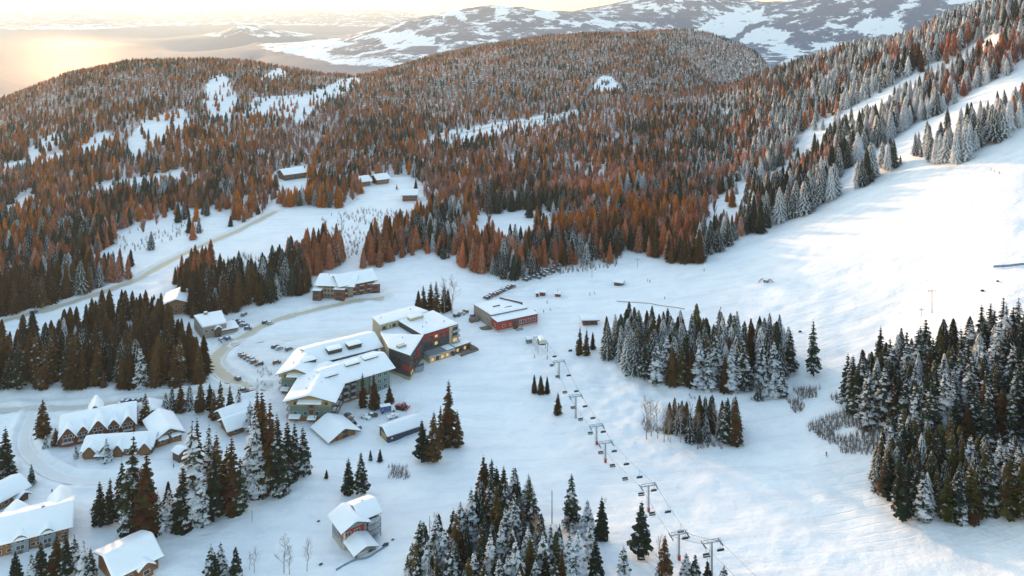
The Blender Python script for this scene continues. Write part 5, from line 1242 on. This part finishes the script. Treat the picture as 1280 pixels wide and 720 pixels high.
for u, v in ((692, 447), (690, 456), (709, 469), (700, 470), (709, 490), (718, 490), (728, 509), (716, 509), (728, 524), (738, 524), (736, 541), (753, 541), (751, 567), (765, 566), (766, 581), (780, 581), (783, 599), (797, 598), (803, 616), (817, 615), (823, 638), (838, 640), (852, 663), (868, 663), (882, 693), (899, 690)):
    best = None
    for s in (-1, 1):
        P = cab_pts[s]
        for i in range(1, len(P) - 1):
            U, V, d = project(P[i].x, P[i].y, P[i].z - 2.5); e_ = (U - u) ** 2 + (V - v) ** 2
            if best is None or e_ < best[0]: best = (e_, s, i)
    _, s, i = best; c = proto if first else copy_thing(proto); first = False
    c.location = cab_pts[s][i]; c.rotation_euler = (0, 0, math.atan2(TN.y, TN.x) + (0 if s > 0 else math.pi))
    tag(c, 'empty four-seat chair hanging from the rope of the chairlift', 'lift chair', 'chairlift chairs')

# ------------------------------------------------------------------ poles
def pole(u, v, vt, label, r=.16, mat='woodpole', arm=0, grp=None, name='pole'):
    p = at(u, v); h_ = tip_h(p, u, vt); e = bpy.data.objects.new(name, None); COL.objects.link(e); e.location = p; tag(e, label, 'pole', grp)
    MB().bar((0, 0, -1), (0, 0, h_), r, 8, r * .7).build('post', M[mat], e)
    if arm:
        a = MB().bar((-arm, 0, h_ - .5), (arm, 0, h_ - .5), .12, 4).bar((-arm * .8, 0, h_ - 1.2), (arm * .8, 0, h_ - 1.2), .09, 4); a.build('crossarm', M[mat], e)
        for s in (-1, 1): MB().bar((s * arm, -.6, h_ - .75), (s * arm, .6, h_ - .75), .14, 6).build('pulley', M['black'], e)
pole(690, 654, 613, 'tall bare pole standing in the bottom grove left of the tall dark spruce', .2)
pole(315, 652, 638, 'thin dark pole beside the track right of the village firs', .1)
pole(393, 530, 504, 'tall brown post in front of the front condominium gable', .14)
pole(537, 703, 645, 'bare dead stem rising beside the slim dark fir spire', .12)
pole(697, 371, 361, 'thin pole beside the little red hut with pale gable', .12)
pole(740, 347, 332, 'grey surface-lift pole left of the dark brown hut', .2, 'steel', 1.4)
pole(797, 334, 323, 'grey surface-lift pole just below the forest edge', .2, 'steel', 1.4)
pole(1165, 391, 362, 'tall grey lift pole alone on the open right-hand piste', .24, 'steel', 1.8)
pole(1152, 396, 385, 'short pole left of the tall lone lift pole', .16, 'steel', .8)
pole(1232, 141, 126, 'lift pole between trees on the upper right piste', .26, 'steel', 2.0)
pole(876, 436, 396, 'thin dead stem over the middle grove', .1); pole(991, 440, 413, 'thin dead stem at the right end of the middle grove', .1)
pole(83, 628, 641 - 20, 'short marker post on the snowbank behind the big chalet', .08)
# ------------------------------------------------------------------ fences, hose, small gear on the piste
def fence(name, pts, label, mat, hh=1.1, sp=4.0):
    ln = wline(pts, 2.0); e = bpy.data.objects.new(name, None); COL.objects.link(e); o = Vector((ln[0][0], ln[0][1], gz(*ln[0]))); e.location = o; tag(e, label, 'fence')
    n = MB()
    for a, b in zip(ln[:-1], ln[1:]):
        za, zb = gz(*a), gz(*b); n.prism([(a[0] - o.x, a[1] - o.y), (b[0] - o.x, b[1] - o.y), (b[0] - o.x, b[1] - o.y + .04), (a[0] - o.x, a[1] - o.y + .04)], [za - o.z + .15, zb - o.z + .15, zb - o.z + .15, za - o.z + .15], [za - o.z + hh, zb - o.z + hh, zb - o.z + hh, za - o.z + hh])
    n.build('netting', M[mat], e, False)
    for k in range(0, len(ln), max(1, int(sp / 2))):
        x, y = ln[k]; MB().bar((x - o.x, y - o.y - .06, gz(x, y) - o.z - .4), (x - o.x, y - o.y - .06, gz(x, y) - o.z + hh + .2), .06, 5).build('post', M['woodpole'], e)
M['bluenet'] = mk_plain('blue netting', (.16, .22, .36), .8, .2)
fence('rope_fence', [(771, 377), (800, 379), (830, 383), (856, 387)], 'long dark netting fence on the piste above the ticket hut', 'woodpole', .5, 6)
fence('net_fence', [(1242, 335), (1262, 334), (1290, 332)], 'blue netting fence at the right edge of the wide piste', 'bluenet', 1.4, 4)
fence('orange_fence', [(948, 354), (951, 350), (957, 349), (964, 351), (966, 354)], 'orange netting curved round a dark box on the piste', 'orange', .7, 3)
h = House('pump_box', (954.5, 353.5), (959.5, 353.5), 'dark snow-making box inside the orange netting', 'hut'); h.gable(0, h.w, 0, 2, 1.5, .5, 'x', 'charcoal', oh=.2, th=.3, z0=-1); h.door((0, 0), (h.w, 0), h.w / 2, 0, .8, 1.3, 'steel')
ln = wline([(420, 713), (432, 706), (445, 700), (458, 698), (470, 691), (482, 683)], 1.5); m = MB()
for a, b in zip(ln[:-1], ln[1:]): m.bar((a[0], a[1], gz(*a) + .15), (b[0], b[1], gz(*b) + .15), .3, 7)
tag(m.build('pipe', M['bluegable'], None), 'long grey pipe lying in the snow below the tall grey and red house', 'pipe')
for u, v, w_, lab, mt in ((482, 682, 1.0, 'dark covered snow machine at the upper end of the grey pipe', 'charcoal'), (491, 675, .5, 'small brown log piece beyond the end of the grey pipe', 'brown'), (401, 706, .6, 'small dark box in the snow left of the grey pipe', 'charcoal'), (398, 652, .5, 'dark stump on the bank left of the tall house', 'brown'), (1000, 415, .9, 'dark crash mat lying on the piste above the lone spruce', 'black'), (1228, 364, 1.0, 'dark crash mat on the piste below the blue fence', 'black'), (1247, 352, .8, 'smaller dark crash mat nearer the blue fence', 'black'), (713, 439, 1.1, 'dark sled left of the bushy tree pair', 'charcoal'), (783, 450 + 20, .8, 'dark box below the middle grove edge', 'charcoal')):
    p = at(u, v); b = bmesh.new(); bmesh.ops.create_icosphere(b, subdivisions=2, radius=1)
    for vv in b.verts: vv.co = Vector((vv.co.x * w_ * 1.2, vv.co.y * w_ * .7, max(vv.co.z, -.6) * w_ * .55)) * (1 + .18 * math.sin(vv.co.x * 7 + vv.co.y * 5))
    me = bpy.data.meshes.new('mat'); b.to_mesh(me); b.free()
    o = link({'covered': 'snow_machine', 'brown': 'log', 'stump': 'stump', 'crash': 'crash_mat', 'sled': 'sled'}.get(lab.split()[1] if lab.split()[1] in ('covered', 'stump', 'crash', 'sled') else ('crash' if 'crash' in lab else ('brown' if 'log' in lab else '')), 'equipment_box'), me, M[mt]); o.location = p + Vector((0, 0, w_ * .3)); o.rotation_euler = (0, 0, .5); tag(o, lab, 'gear')

# ------------------------------------------------------------------ cars
def car_paint(name, c):
    m, nt, b = new_mat(name); n = noise(nt, 2.5, 4, .6, wpos(nt)); L(nt, mixc(nt, mapr(nt, n, .52, .72), c, (.5, .48, .46)), b.inputs['Base Color']); b.inputs['Roughness'].default_value = .35; b.inputs['Coat Weight'].default_value = .3; return m
PAINT = {k: car_paint('car paint ' + k, c) for k, c in (('black', (.015, .016, .018)), ('grey', (.09, .095, .10)), ('silver', (.36, .37, .38)), ('white', (.72, .73, .74)), ('blue', (.02, .07, .22)), ('red', (.26, .02, .02)), ('brown', (.10, .06, .035)))}
def make_car(color, pickup):
    e = bpy.data.objects.new('pickup_truck' if pickup else 'parked_car', None); COL.objects.link(e)
    if pickup: prof = [(-2.75, .45), (2.65, .45), (2.75, .7), (2.7, 1.05), (1.25, 1.2), (.75, 1.85), (-.75, 1.88), (-.85, 1.15), (-2.7, 1.15)]
    else: prof = [(-2.3, .4), (2.25, .4), (2.35, .65), (2.25, .95), (1.15, 1.08), (.45, 1.68), (-1.6, 1.72), (-2.2, 1.15), (-2.35, .8)]
    hw = .98 if pickup else .92
    m = MB(); n = len(prof); b = 0
    for y, k in ((-hw, 0), (-hw * .96, 1), (hw * .96, 1), (hw, 0)):
        for x, z in prof:
            s = .84 if z > 1.3 else 1; m.v.append((x * (.985 if not k else 1), y * s, z - (.03 if not k and z > 1.3 else 0)))
    for r in range(3):
        for i in range(n): m.f.append((r * n + i, r * n + (i + 1) % n, (r + 1) * n + (i + 1) % n, (r + 1) * n + i))
    m.f += [tuple(range(n - 1, -1, -1)), tuple(3 * n + i for i in range(n))]
    m.build('body', PAINT[color], e)
    g = MB(); x0, x1 = (-.7, .68) if pickup else (-1.75, .5)
    yy = hw * .84 + .035
    for s in (-1, 1): g.prism([(x0, s * (yy - .03)), (x1 + .2, s * (yy - .03)), (x1 + .2, s * (yy + .05)), (x0, s * (yy + .05))], 1.18, 1.60)
    g.v += [(x1 + .03 + .02, -.7, 1.64), (x1 + .03 + .02, .7, 1.64), (x1 + .58, .75, 1.17), (x1 + .58, -.75, 1.17)]; k = len(g.v) - 4; g.f.append((k, k + 1, k + 2, k + 3))
    g.build('windows', M['glass'], e, False)
    for x in (-1.5, 1.45):
        for s in (-1, 1): MB().bar((x, s * (hw - .2), .36), (x, s * (hw + .03), .36), .36, 12).build('wheel', M['black'], e)
    if pickup: snow_sheet('bed_snow', lambda u, v: 1.14, -2.6, -.95, -.85, .85, .18, e, step=.5, amp=.05)
    else: snow_sheet('roof_snow', lambda u, v: 1.68, -1.45, .3, -.72, .72, .16, e, step=.5, amp=.05)
    for s in (-1, 1): MB().box(2.28 if not pickup else 2.68, 2.37 if not pickup else 2.77, s * .62 - .16, s * .62 + .16, .68, .84).build('headlight', M['trim'], e)
    return e
CARS = {}
ccount = {}
def car(u, v, ang, color, label, group=None, pickup=False):
    key = (color, pickup)
    c = copy_thing(CARS[key]) if key in CARS else make_car(color, pickup); CARS.setdefault(key, c)
    p = at(u, v); zz = [gz(p.x + dx, p.y + dy) for dx, dy in ((0, 0), (1.5, 0), (-1.5, 0), (0, 1.5), (0, -1.5))]
    c.location = (p.x, p.y, max(zz[0], sum(zz) / 5) + .12); c.rotation_euler = (0, 0, ang); tag(c, label, 'pickup' if pickup else 'car')
    if 'group' in c: del c['group']
    if group: c['group'] = group
def row(p0, p1, n, cols, label, group, turn=90, jig=.15):
    a, b = at(*p0), at(*p1); base = math.atan2(b.y - a.y, b.x - a.x) + R(turn); r = random.Random(n * 7 + int(p0[0]))
    for k in range(n):
        q = k / max(1, n - 1); u = p0[0] + (p1[0] - p0[0]) * q + r.uniform(-.4, .4); v = p0[1] + (p1[1] - p0[1]) * q + r.uniform(-.3, .3)
        c = cols[k % len(cols)]
        car(u, v, base + r.uniform(-jig, jig) + (math.pi if r.random() < .3 else 0), c, '%s car parked %s' % (c, label), c + ' cars: ' + group)
row((608, 373.5), (641, 358.5), 11, ['black', 'grey', 'red', 'black', 'red', 'grey', 'black', 'silver', 'black', 'red', 'grey'], 'in the long diagonal row behind the red day lodge', 'lodge row')
row((657, 351), (708, 329), 12, ['black', 'grey', 'blue', 'black', 'black', 'silver', 'grey', 'black', 'brown', 'grey', 'black', 'black'], 'in the upper row along the forest edge', 'forest row')
row((673, 348), (697, 338), 5, ['grey', 'black', 'silver', 'black', 'blue'], 'in the short inner row near the forest edge', 'inner row')
row((301, 405), (310, 411.5), 4, ['black', 'silver', 'grey', 'blue'], 'in the close row right of the taupe flat building', 'taupe lot', 70)
row((302, 444.5), (313, 451), 4, ['silver', 'grey', 'brown', 'silver'], 'in the close row left of the rear condominium', 'condo lot', 60)
row((318, 454), (324, 457), 2, ['brown', 'black'], 'in a pair at the lower end of the condominium car park', 'condo pair', 60)
row((154, 503), (172, 503), 4, ['grey', 'blue', 'black', 'grey'], 'above the red gabled row beside the lane', 'lane lot', 80)
row((277, 428), (288, 424), 3, ['silver', 'blue', 'white'], 'before the taupe flat building', 'taupe front', 80)
for u, v, a, c, lab in ((295, 402.5, .3, 'blue', 'blue car parked alone above the close row by the taupe building'), (305, 394.5, 1.2, 'grey', 'grey car nearest the trees by the taupe building'), (332, 404, .2, 'black', 'black car, left of two on the slope by the village road'), (338, 405, .2, 'silver', 'silver car, right of two on the slope by the village road'),
                        (344, 435, .9, 'black', 'black car at the back of the condominium car park beside a silver one'), (349, 437, .9, 'silver', 'silver car beside the black one at the back of the condominium car park'), (361, 438, .8, 'grey', 'grey car alone above the rear condominium roof'), (379, 438, .8, 'black', 'black car alone above the middle of the rear condominium roof'), (346, 454.5, .4, 'brown', 'brown car close to the left tip of the rear condominium'),
                        (297, 474, 2.4, 'brown', 'brown car driving on the curved sandy road'), (42, 390.5, .5, 'blue', 'blue car driving on the highway at the left edge'), (571, 396, .4, 'black', 'black car leftmost between hotel and lodge'), (577, 393.5, .4, 'silver', 'silver car in the middle between hotel and lodge'), (582, 390.5, 2.2, 'grey', 'grey car nearest the lodge between hotel and lodge'), (592, 396, .5, 'blue', 'dark blue car beside the left wall of the day lodge'),
                        (466, 521, .2, 'black', 'black car between white pickup and blue truck by the firs'), (447, 536, 2.3, 'grey', 'grey car beside the small cedar cabin'), (305, 487.5, .3, 'black', 'black car at the end of the lane near the village firs')):
    car(u, v, a, c, lab)
car(457, 523, 2.6, 'white', 'white pickup left of the black car by the three firs', None, True); car(491, 522.5, .5, 'white', 'white pickup in front of the blue box truck', None, True); car(436, 522, 2.4, 'grey', 'grey pickup near the corner of the front condominium', None, True)
# blue box truck
p = at(484, 515); t = bpy.data.objects.new('box_truck', None); COL.objects.link(t); t.location = p; t.rotation_euler = (0, 0, .35); tag(t, 'blue box truck with snow on its roof parked by the three firs', 'truck')
bx = MB().box(-3.4, 1.6, -1.25, 1.25, .9, 3.3).build('cargo_box', PAINT['blue'], t); snow_sheet('box_snow', lambda u, v: 3.3, -3.4, 1.6, -1.25, 1.25, .35, bx, step=.5)
cb = MB().extr([(1.7, .5), (3.7, .5), (3.75, 1.5), (3.2, 2.5), (1.7, 2.55)], 'y', -1.1, 1.1).build('cab', PAINT['white'], t)
MB().extr([(3.80, 1.5), (3.74, 1.5), (3.20, 2.42), (3.27, 2.42)], 'y', -.95, .95).build('windscreen', M['glass'], cb)
for x in (-2.4, 2.8):
    for s in (-1, 1): MB().bar((x, s * .85, .48), (x, s * 1.2, .48), .48, 12).build('wheel', M['black'], t)
# snow groomer
def groomer(u, v, ang, paint, label):
    p = at(u, v); t = bpy.data.objects.new('snow_groomer', None); COL.objects.link(t); t.location = p; t.rotation_euler = (0, 0, ang); tag(t, label, 'snow groomer')
    for s in (-1, 1):
        tr = MB().extr([(-2.3, .1), (-2.0, 0), (1.9, 0), (2.4, .45), (2.2, .95), (-2.2, .95), (-2.5, .5)], 'y', s * 1.35 - .65, s * 1.35 + .65).build('track', M['black'], t)
    MB().box(-2.2, .1, -1.0, 1.0, .96, 1.7).build('engine_deck', PAINT[paint], t)
    c = MB().extr([(.12, .96), (2.0, .96), (2.1, 1.5), (1.6, 2.7), (.25, 2.7)], 'y', -1.05, 1.05).build('cab', PAINT[paint], t)
    MB().extr([(2.14, 1.5), (2.08, 1.5), (1.62, 2.55), (1.70, 2.55)], 'y', -.9, .9).build('windscreen', M['glass'], c)
    for s in (-1, 1): MB().box(.45, 1.5, s * 1.06 - .02, s * 1.06 + .02, 1.6, 2.5).build('side_window', M['glass'], c)
    MB().extr([(3.0, .1), (3.15, .1), (3.45, .7), (3.3, 1.2), (3.15, .7)], 'y', -2.3, 2.3).bar((3.1, -.6, .6), (2.2, -.6, .7), .1, 5).bar((3.1, .6, .6), (2.2, .6, .7), .1, 5).build('blade', M['redsteel'], t)
    MB().box(-3.6, -2.7, -2.1, 2.1, .1, .55).bar((-2.75, 0, .4), (-2.1, 0, .9), .12, 5).build('tiller', M['darktrim'], t)
groomer(502, 510.5, -.35, 'red', 'red and white snow groomer by the shortest fir near the navy shed'); groomer(438, 529.5, 2.2, 'brown', 'brown snow groomer beside the small cedar cabin')

# ------------------------------------------------------------------ people
def make_person(jc, seed, ski=True):
    r = random.Random(seed); e = bpy.data.objects.new('person', None); COL.objects.link(e)
    def skin(name, pts, edges, rad, mat, root=0):
        me = bpy.data.meshes.new(name); me.from_pydata(pts, edges, []); o = link(name, me, mat, e)
        sk = o.modifiers.new('skin', 'SKIN'); ly = me.skin_vertices[0] if me.skin_vertices else None
        if ly is None:
            me.attributes; bm = bmesh.new(); bm.from_mesh(me); bm.verts.layers.skin.verify(); bm.to_mesh(me); bm.free(); ly = me.skin_vertices[0]
        for i, q in enumerate(rad): ly.data[i].radius = (q, q)
        ly.data[root].use_root = True
        ss = o.modifiers.new('subsurf', 'SUBSURF'); ss.levels = 1; ss.render_levels = 1
        return o
    k = r.uniform(-.06, .06)
    pts = [(0, 0, .92), (0, .02, 1.15), (0, .05, 1.42), (0, .06, 1.53), (0, .08, 1.66), (.1, 0, .9), (.13, .1, .5), (.14, -.02, .06), (.14, .16, .04), (-.1, 0, .9), (-.13, .1 + k, .5), (-.14, -.02, .06), (-.14, .16, .04),
           (.19, .04, 1.40), (.29, .0, 1.13), (.28, .22, .98), (.28, .28, .95), (-.19, .04, 1.40), (-.29, .0, 1.13), (-.28, .22, .98), (-.28, .28, .95)]
    ed = [(0, 1), (1, 2), (2, 3), (3, 4), (0, 5), (5, 6), (6, 7), (7, 8), (0, 9), (9, 10), (10, 11), (11, 12), (2, 13), (13, 14), (14, 15), (15, 16), (2, 17), (17, 18), (18, 19), (19, 20)]
    ra = [.15, .15, .16, .06, .11, .11, .085, .06, .05, .11, .085, .06, .05, .07, .055, .04, .045, .07, .055, .04, .045]
    skin('body', pts, ed, ra, M['darktrim'])
    skin('jacket', [(0, 0, .86), (0, .02, 1.15), (0, .05, 1.42), (.2, .04, 1.39), (.3, 0, 1.13), (.285, .2, .99), (-.2, .04, 1.39), (-.3, 0, 1.13), (-.285, .2, .99)], [(0, 1), (1, 2), (2, 3), (3, 4), (4, 5), (2, 6), (6, 7), (7, 8)], [.18, .175, .18, .085, .07, .055, .085, .07, .055], PAINT[jc])
    b = bmesh.new(); bmesh.ops.create_uvsphere(b, u_segments=10, v_segments=8, radius=.135); me = bpy.data.meshes.new('helmet'); b.to_mesh(me); b.free(); o = link('helmet', me, M['black'], e); o.location = (0, .06, 1.74)
    if ski:
        for s in (-1, 1): MB().box(s * .14 - .05, s * .14 + .05, -.75, .85, -.01, .03).build('ski', M['redsteel'], e)
        for s in (-1, 1): MB().bar((s * .3, .28, .95), (s * .42, .0, .0), .02, 5).build('ski_pole', M['steel'], e)
    return e
PR = {}
for n, (u, v, jc, ski, lab) in enumerate(((65, 617, 'black', 0, 'person in dark clothes standing on the bank above the big chalet'), (217, 585, 'brown', 0, 'person in brown walking above the hidden village track'), (1239, 213, 'blue', 1, 'leftmost of three skiers high on the right-hand piste'), (1243.5, 215.5, 'black', 1, 'middle of three skiers high on the right-hand piste'), (1249, 217.5, 'grey', 1, 'rightmost of three skiers high on the right-hand piste'),
                        (809.5, 352, 'blue', 1, 'left of two skiers in blue below the forest edge'), (812.5, 353, 'blue', 1, 'right of two skiers in blue below the forest edge'), (737, 369, 'black', 1, 'skier left of the pair near the dark brown hut'), (743, 367.5, 'brown', 1, 'skier crouched right of the other near the dark brown hut'), (831, 374, 'brown', 1, 'lone skier above the end of the long netting fence'),
                        (684, 379, 'red', 1, 'skier in red between day lodge and red huts'), (679.5, 391, 'black', 0, 'person in black by the side annex of the day lodge'), (688, 388, 'grey', 1, 'skier in grey right of the day lodge'), (880, 339, 'black', 1, 'lone skier on the wide piste below the forest tip'), (901, 387, 'red', 1, 'skier in red above the middle grove'), (668, 447, 'blue', 1, 'skier in blue beside the lift station'), (684, 449, 'red', 1, 'skier in red boarding the lift below the station'), (1033, 570, 'black', 1, 'skier in black below the bare brush'))):
    key = (jc, ski); c = copy_thing(PR[key]) if key in PR else make_person(jc, n, ski); PR.setdefault(key, c)
    p = at(u, v); c.location = (p.x, p.y, gz(p.x, p.y) + .02); c.rotation_euler = (0, 0, RNG.uniform(0, 6.28)); tag(c, lab, 'person')

# ------------------------------------------------------------------ bare brush poking through the snow
M['brush'] = mk_plain('bare twigs', (.17, .125, .10), .9, .35, 1.5)
V, F = [], []
for poly, sp, hh in (([(978, 488), (1045, 482), (1066, 515), (1116, 546), (1100, 570), (1050, 566), (1012, 540), (990, 515)], 1.15, 3.4), ([(795, 545), (830, 556), (880, 562), (930, 560), (930, 548), (880, 552), (835, 540), (805, 525)], 1.3, 3.2), ([(480, 583), (508, 582), (512, 600), (484, 598)], 1.0, 2.4), ([(400, 272), (450, 262), (548, 268), (490, 287), (470, 302), (410, 300)], 4.2, 4.5), ([(258, 332), (300, 316), (345, 330), (340, 352), (270, 346)], 3.2, 5.5),
                     ([(130, 306), (170, 288), (250, 276), (255, 290), (165, 318)], 5, 4.5), ([(400, 300), (450, 300), (448, 330), (405, 318)], 3.6, 4.5), ([(640, 344), (690, 334), (760, 322), (782, 318), (770, 334), (690, 344)], 2.8, 5.0), ([(845, 492), (930, 492), (940, 500), (860, 502)], 1.8, 2.2), ([(300, 470), (335, 460), (350, 480), (320, 486)], 2.2, 2.2), ([(110, 640), (122, 632), (128, 650), (114, 662)], 1.4, 1.4), ([(505, 715), (530, 690), (560, 668), (566, 700), (530, 720)], 2.2, 3.2)):
    xs, ys = jitter_grid(poly, sp * 1.25); keep = vnoise(xs / 9, ys / 9, 15) > .33; xs, ys = xs[keep], ys[keep]; zs = sheet_z(xs, ys)
    for x, y, z in zip(xs, ys, zs):
        for k in range(9):
            a = RNG.uniform(0, 6.28); h_ = hh * RNG.uniform(.45, 1.1); sp_ = RNG.uniform(.05, .34) * h_; w_ = .028 + .012 * hh; b = len(V)
            bx, by = x + RNG.uniform(-.5, .5), y + RNG.uniform(-.5, .5)
            V += [(bx - w_, by, z - .2), (bx + w_, by, z - .2), (bx + math.cos(a) * sp_, by + math.sin(a) * sp_, z + h_)]; F.append((b, b + 1, b + 2))
tag(link('brush', poly_mesh('brush', V, F, M['brush'])), 'thin leafless brush poking out of the snow', 'brush', kind='stuff')

# ------------------------------------------------------------------ light, air, camera
AZ, EL = R(-28.8), R(1.6)
sd = Vector((math.sin(AZ) * math.cos(EL), math.cos(AZ) * math.cos(EL), math.sin(EL)))
w = bpy.data.worlds.new('World'); scene.world = w; w.use_nodes = True
nt = w.node_tree; bg = nt.nodes['Background']
sky = nt.nodes.new('ShaderNodeTexSky'); sky.sky_type = 'NISHITA'; sky.sun_disc = False; sky.sun_elevation = EL; sky.sun_rotation = AZ
sky.air_density = 1.0; sky.dust_density = 1.5; sky.ozone_density = 1.1; sky.altitude = 1200
# the low sun's glow in the sky around it
tc = nt.nodes.new('ShaderNodeTexCoord'); dt = nt.nodes.new('ShaderNodeVectorMath'); dt.operation = 'DOT_PRODUCT'; nv = nt.nodes.new('ShaderNodeVectorMath'); nv.operation = 'NORMALIZE'
L(nt, tc.outputs['Generated'], nv.inputs[0]); L(nt, nv.outputs[0], dt.inputs[0]); dt.inputs[1].default_value = sd
dm = mathn(nt, 'MAXIMUM', dt.outputs['Value'], 0)
g1 = mathn(nt, 'POWER', dm, 900); g2 = mathn(nt, 'POWER', dm, 20)
base = mixc(nt, mathn(nt, 'MULTIPLY', g2, .92), sky.outputs[0], (.80, .46, .14))
L(nt, mixc(nt, 1.0, base, mixc(nt, g1, (0, 0, 0), (5, 2.6, .5)), 'ADD'), bg.inputs['Color']); bg.inputs['Strength'].default_value = .15
sun = bpy.data.lights.new('sun', 'SUN'); sun.energy = 2.3; sun.angle = R(4); sun.color = (1.0, .60, .29)
so = bpy.data.objects.new('sun', sun); COL.objects.link(so); so.rotation_euler = (-sd).to_track_quat('-Z', 'Y').to_euler()

cam = bpy.data.cameras.new('camera'); cam.sensor_width = 36; cam.lens = 36 * FPX / 1280; cam.clip_start = 1; cam.clip_end = 60000
co = bpy.data.objects.new('camera', cam); COL.objects.link(co); co.location = (0, 0, CAMZ); co.rotation_euler = (math.pi / 2, 0, 0); cam.shift_y = (HV - 360) / 1280
scene.camera = co
vs = scene.view_settings; vs.view_transform = 'Standard'; vs.look = 'None'; vs.gamma = 1; vs.exposure = 3.4; vs.use_curve_mapping = False
scene.cycles.use_denoising = True
scene.cycles.max_bounces = 6; scene.cycles.diffuse_bounces = 3; scene.cycles.volume_bounces = 0

hv, hf = [], []
def boxm(x0, x1, y0, y1, z0, z1):
    V = [(x, y, z) for z in (z0, z1) for x, y in ((x0, y0), (x1, y0), (x1, y1), (x0, y1))]
    return V, [(3, 2, 1, 0), (4, 5, 6, 7), (0, 1, 5, 4), (1, 2, 6, 5), (2, 3, 7, 6), (3, 0, 4, 7)]
hz = gv[:, 2]
V, F = boxm(gv[:, 0].min() - 50, gv[:, 0].max() + 50, -60, gv[:, 1].max() + 50, float(hz.min()) - 1, float(max(hz.max() + 35, CAMZ + 5)))
print('haze top', V[-1][2])
hm, nt, b = new_mat('haze air'); nt.nodes.remove(b)
pv = nt.nodes.new('ShaderNodeVolumePrincipled'); pv.inputs['Density'].default_value = HAZE if 'HAZE' in globals() else 0.34e-4
pv.inputs['Color'].default_value = (.62, .80, 1, 1); pv.inputs['Anisotropy'].default_value = .36
L(nt, pv.outputs[0], nt.nodes['Material Output'].inputs['Volume'])
haze = link('haze', poly_mesh('haze', V, F, hm)); tag(haze, 'pale cold haze filling the valley air', 'haze', kind='stuff')
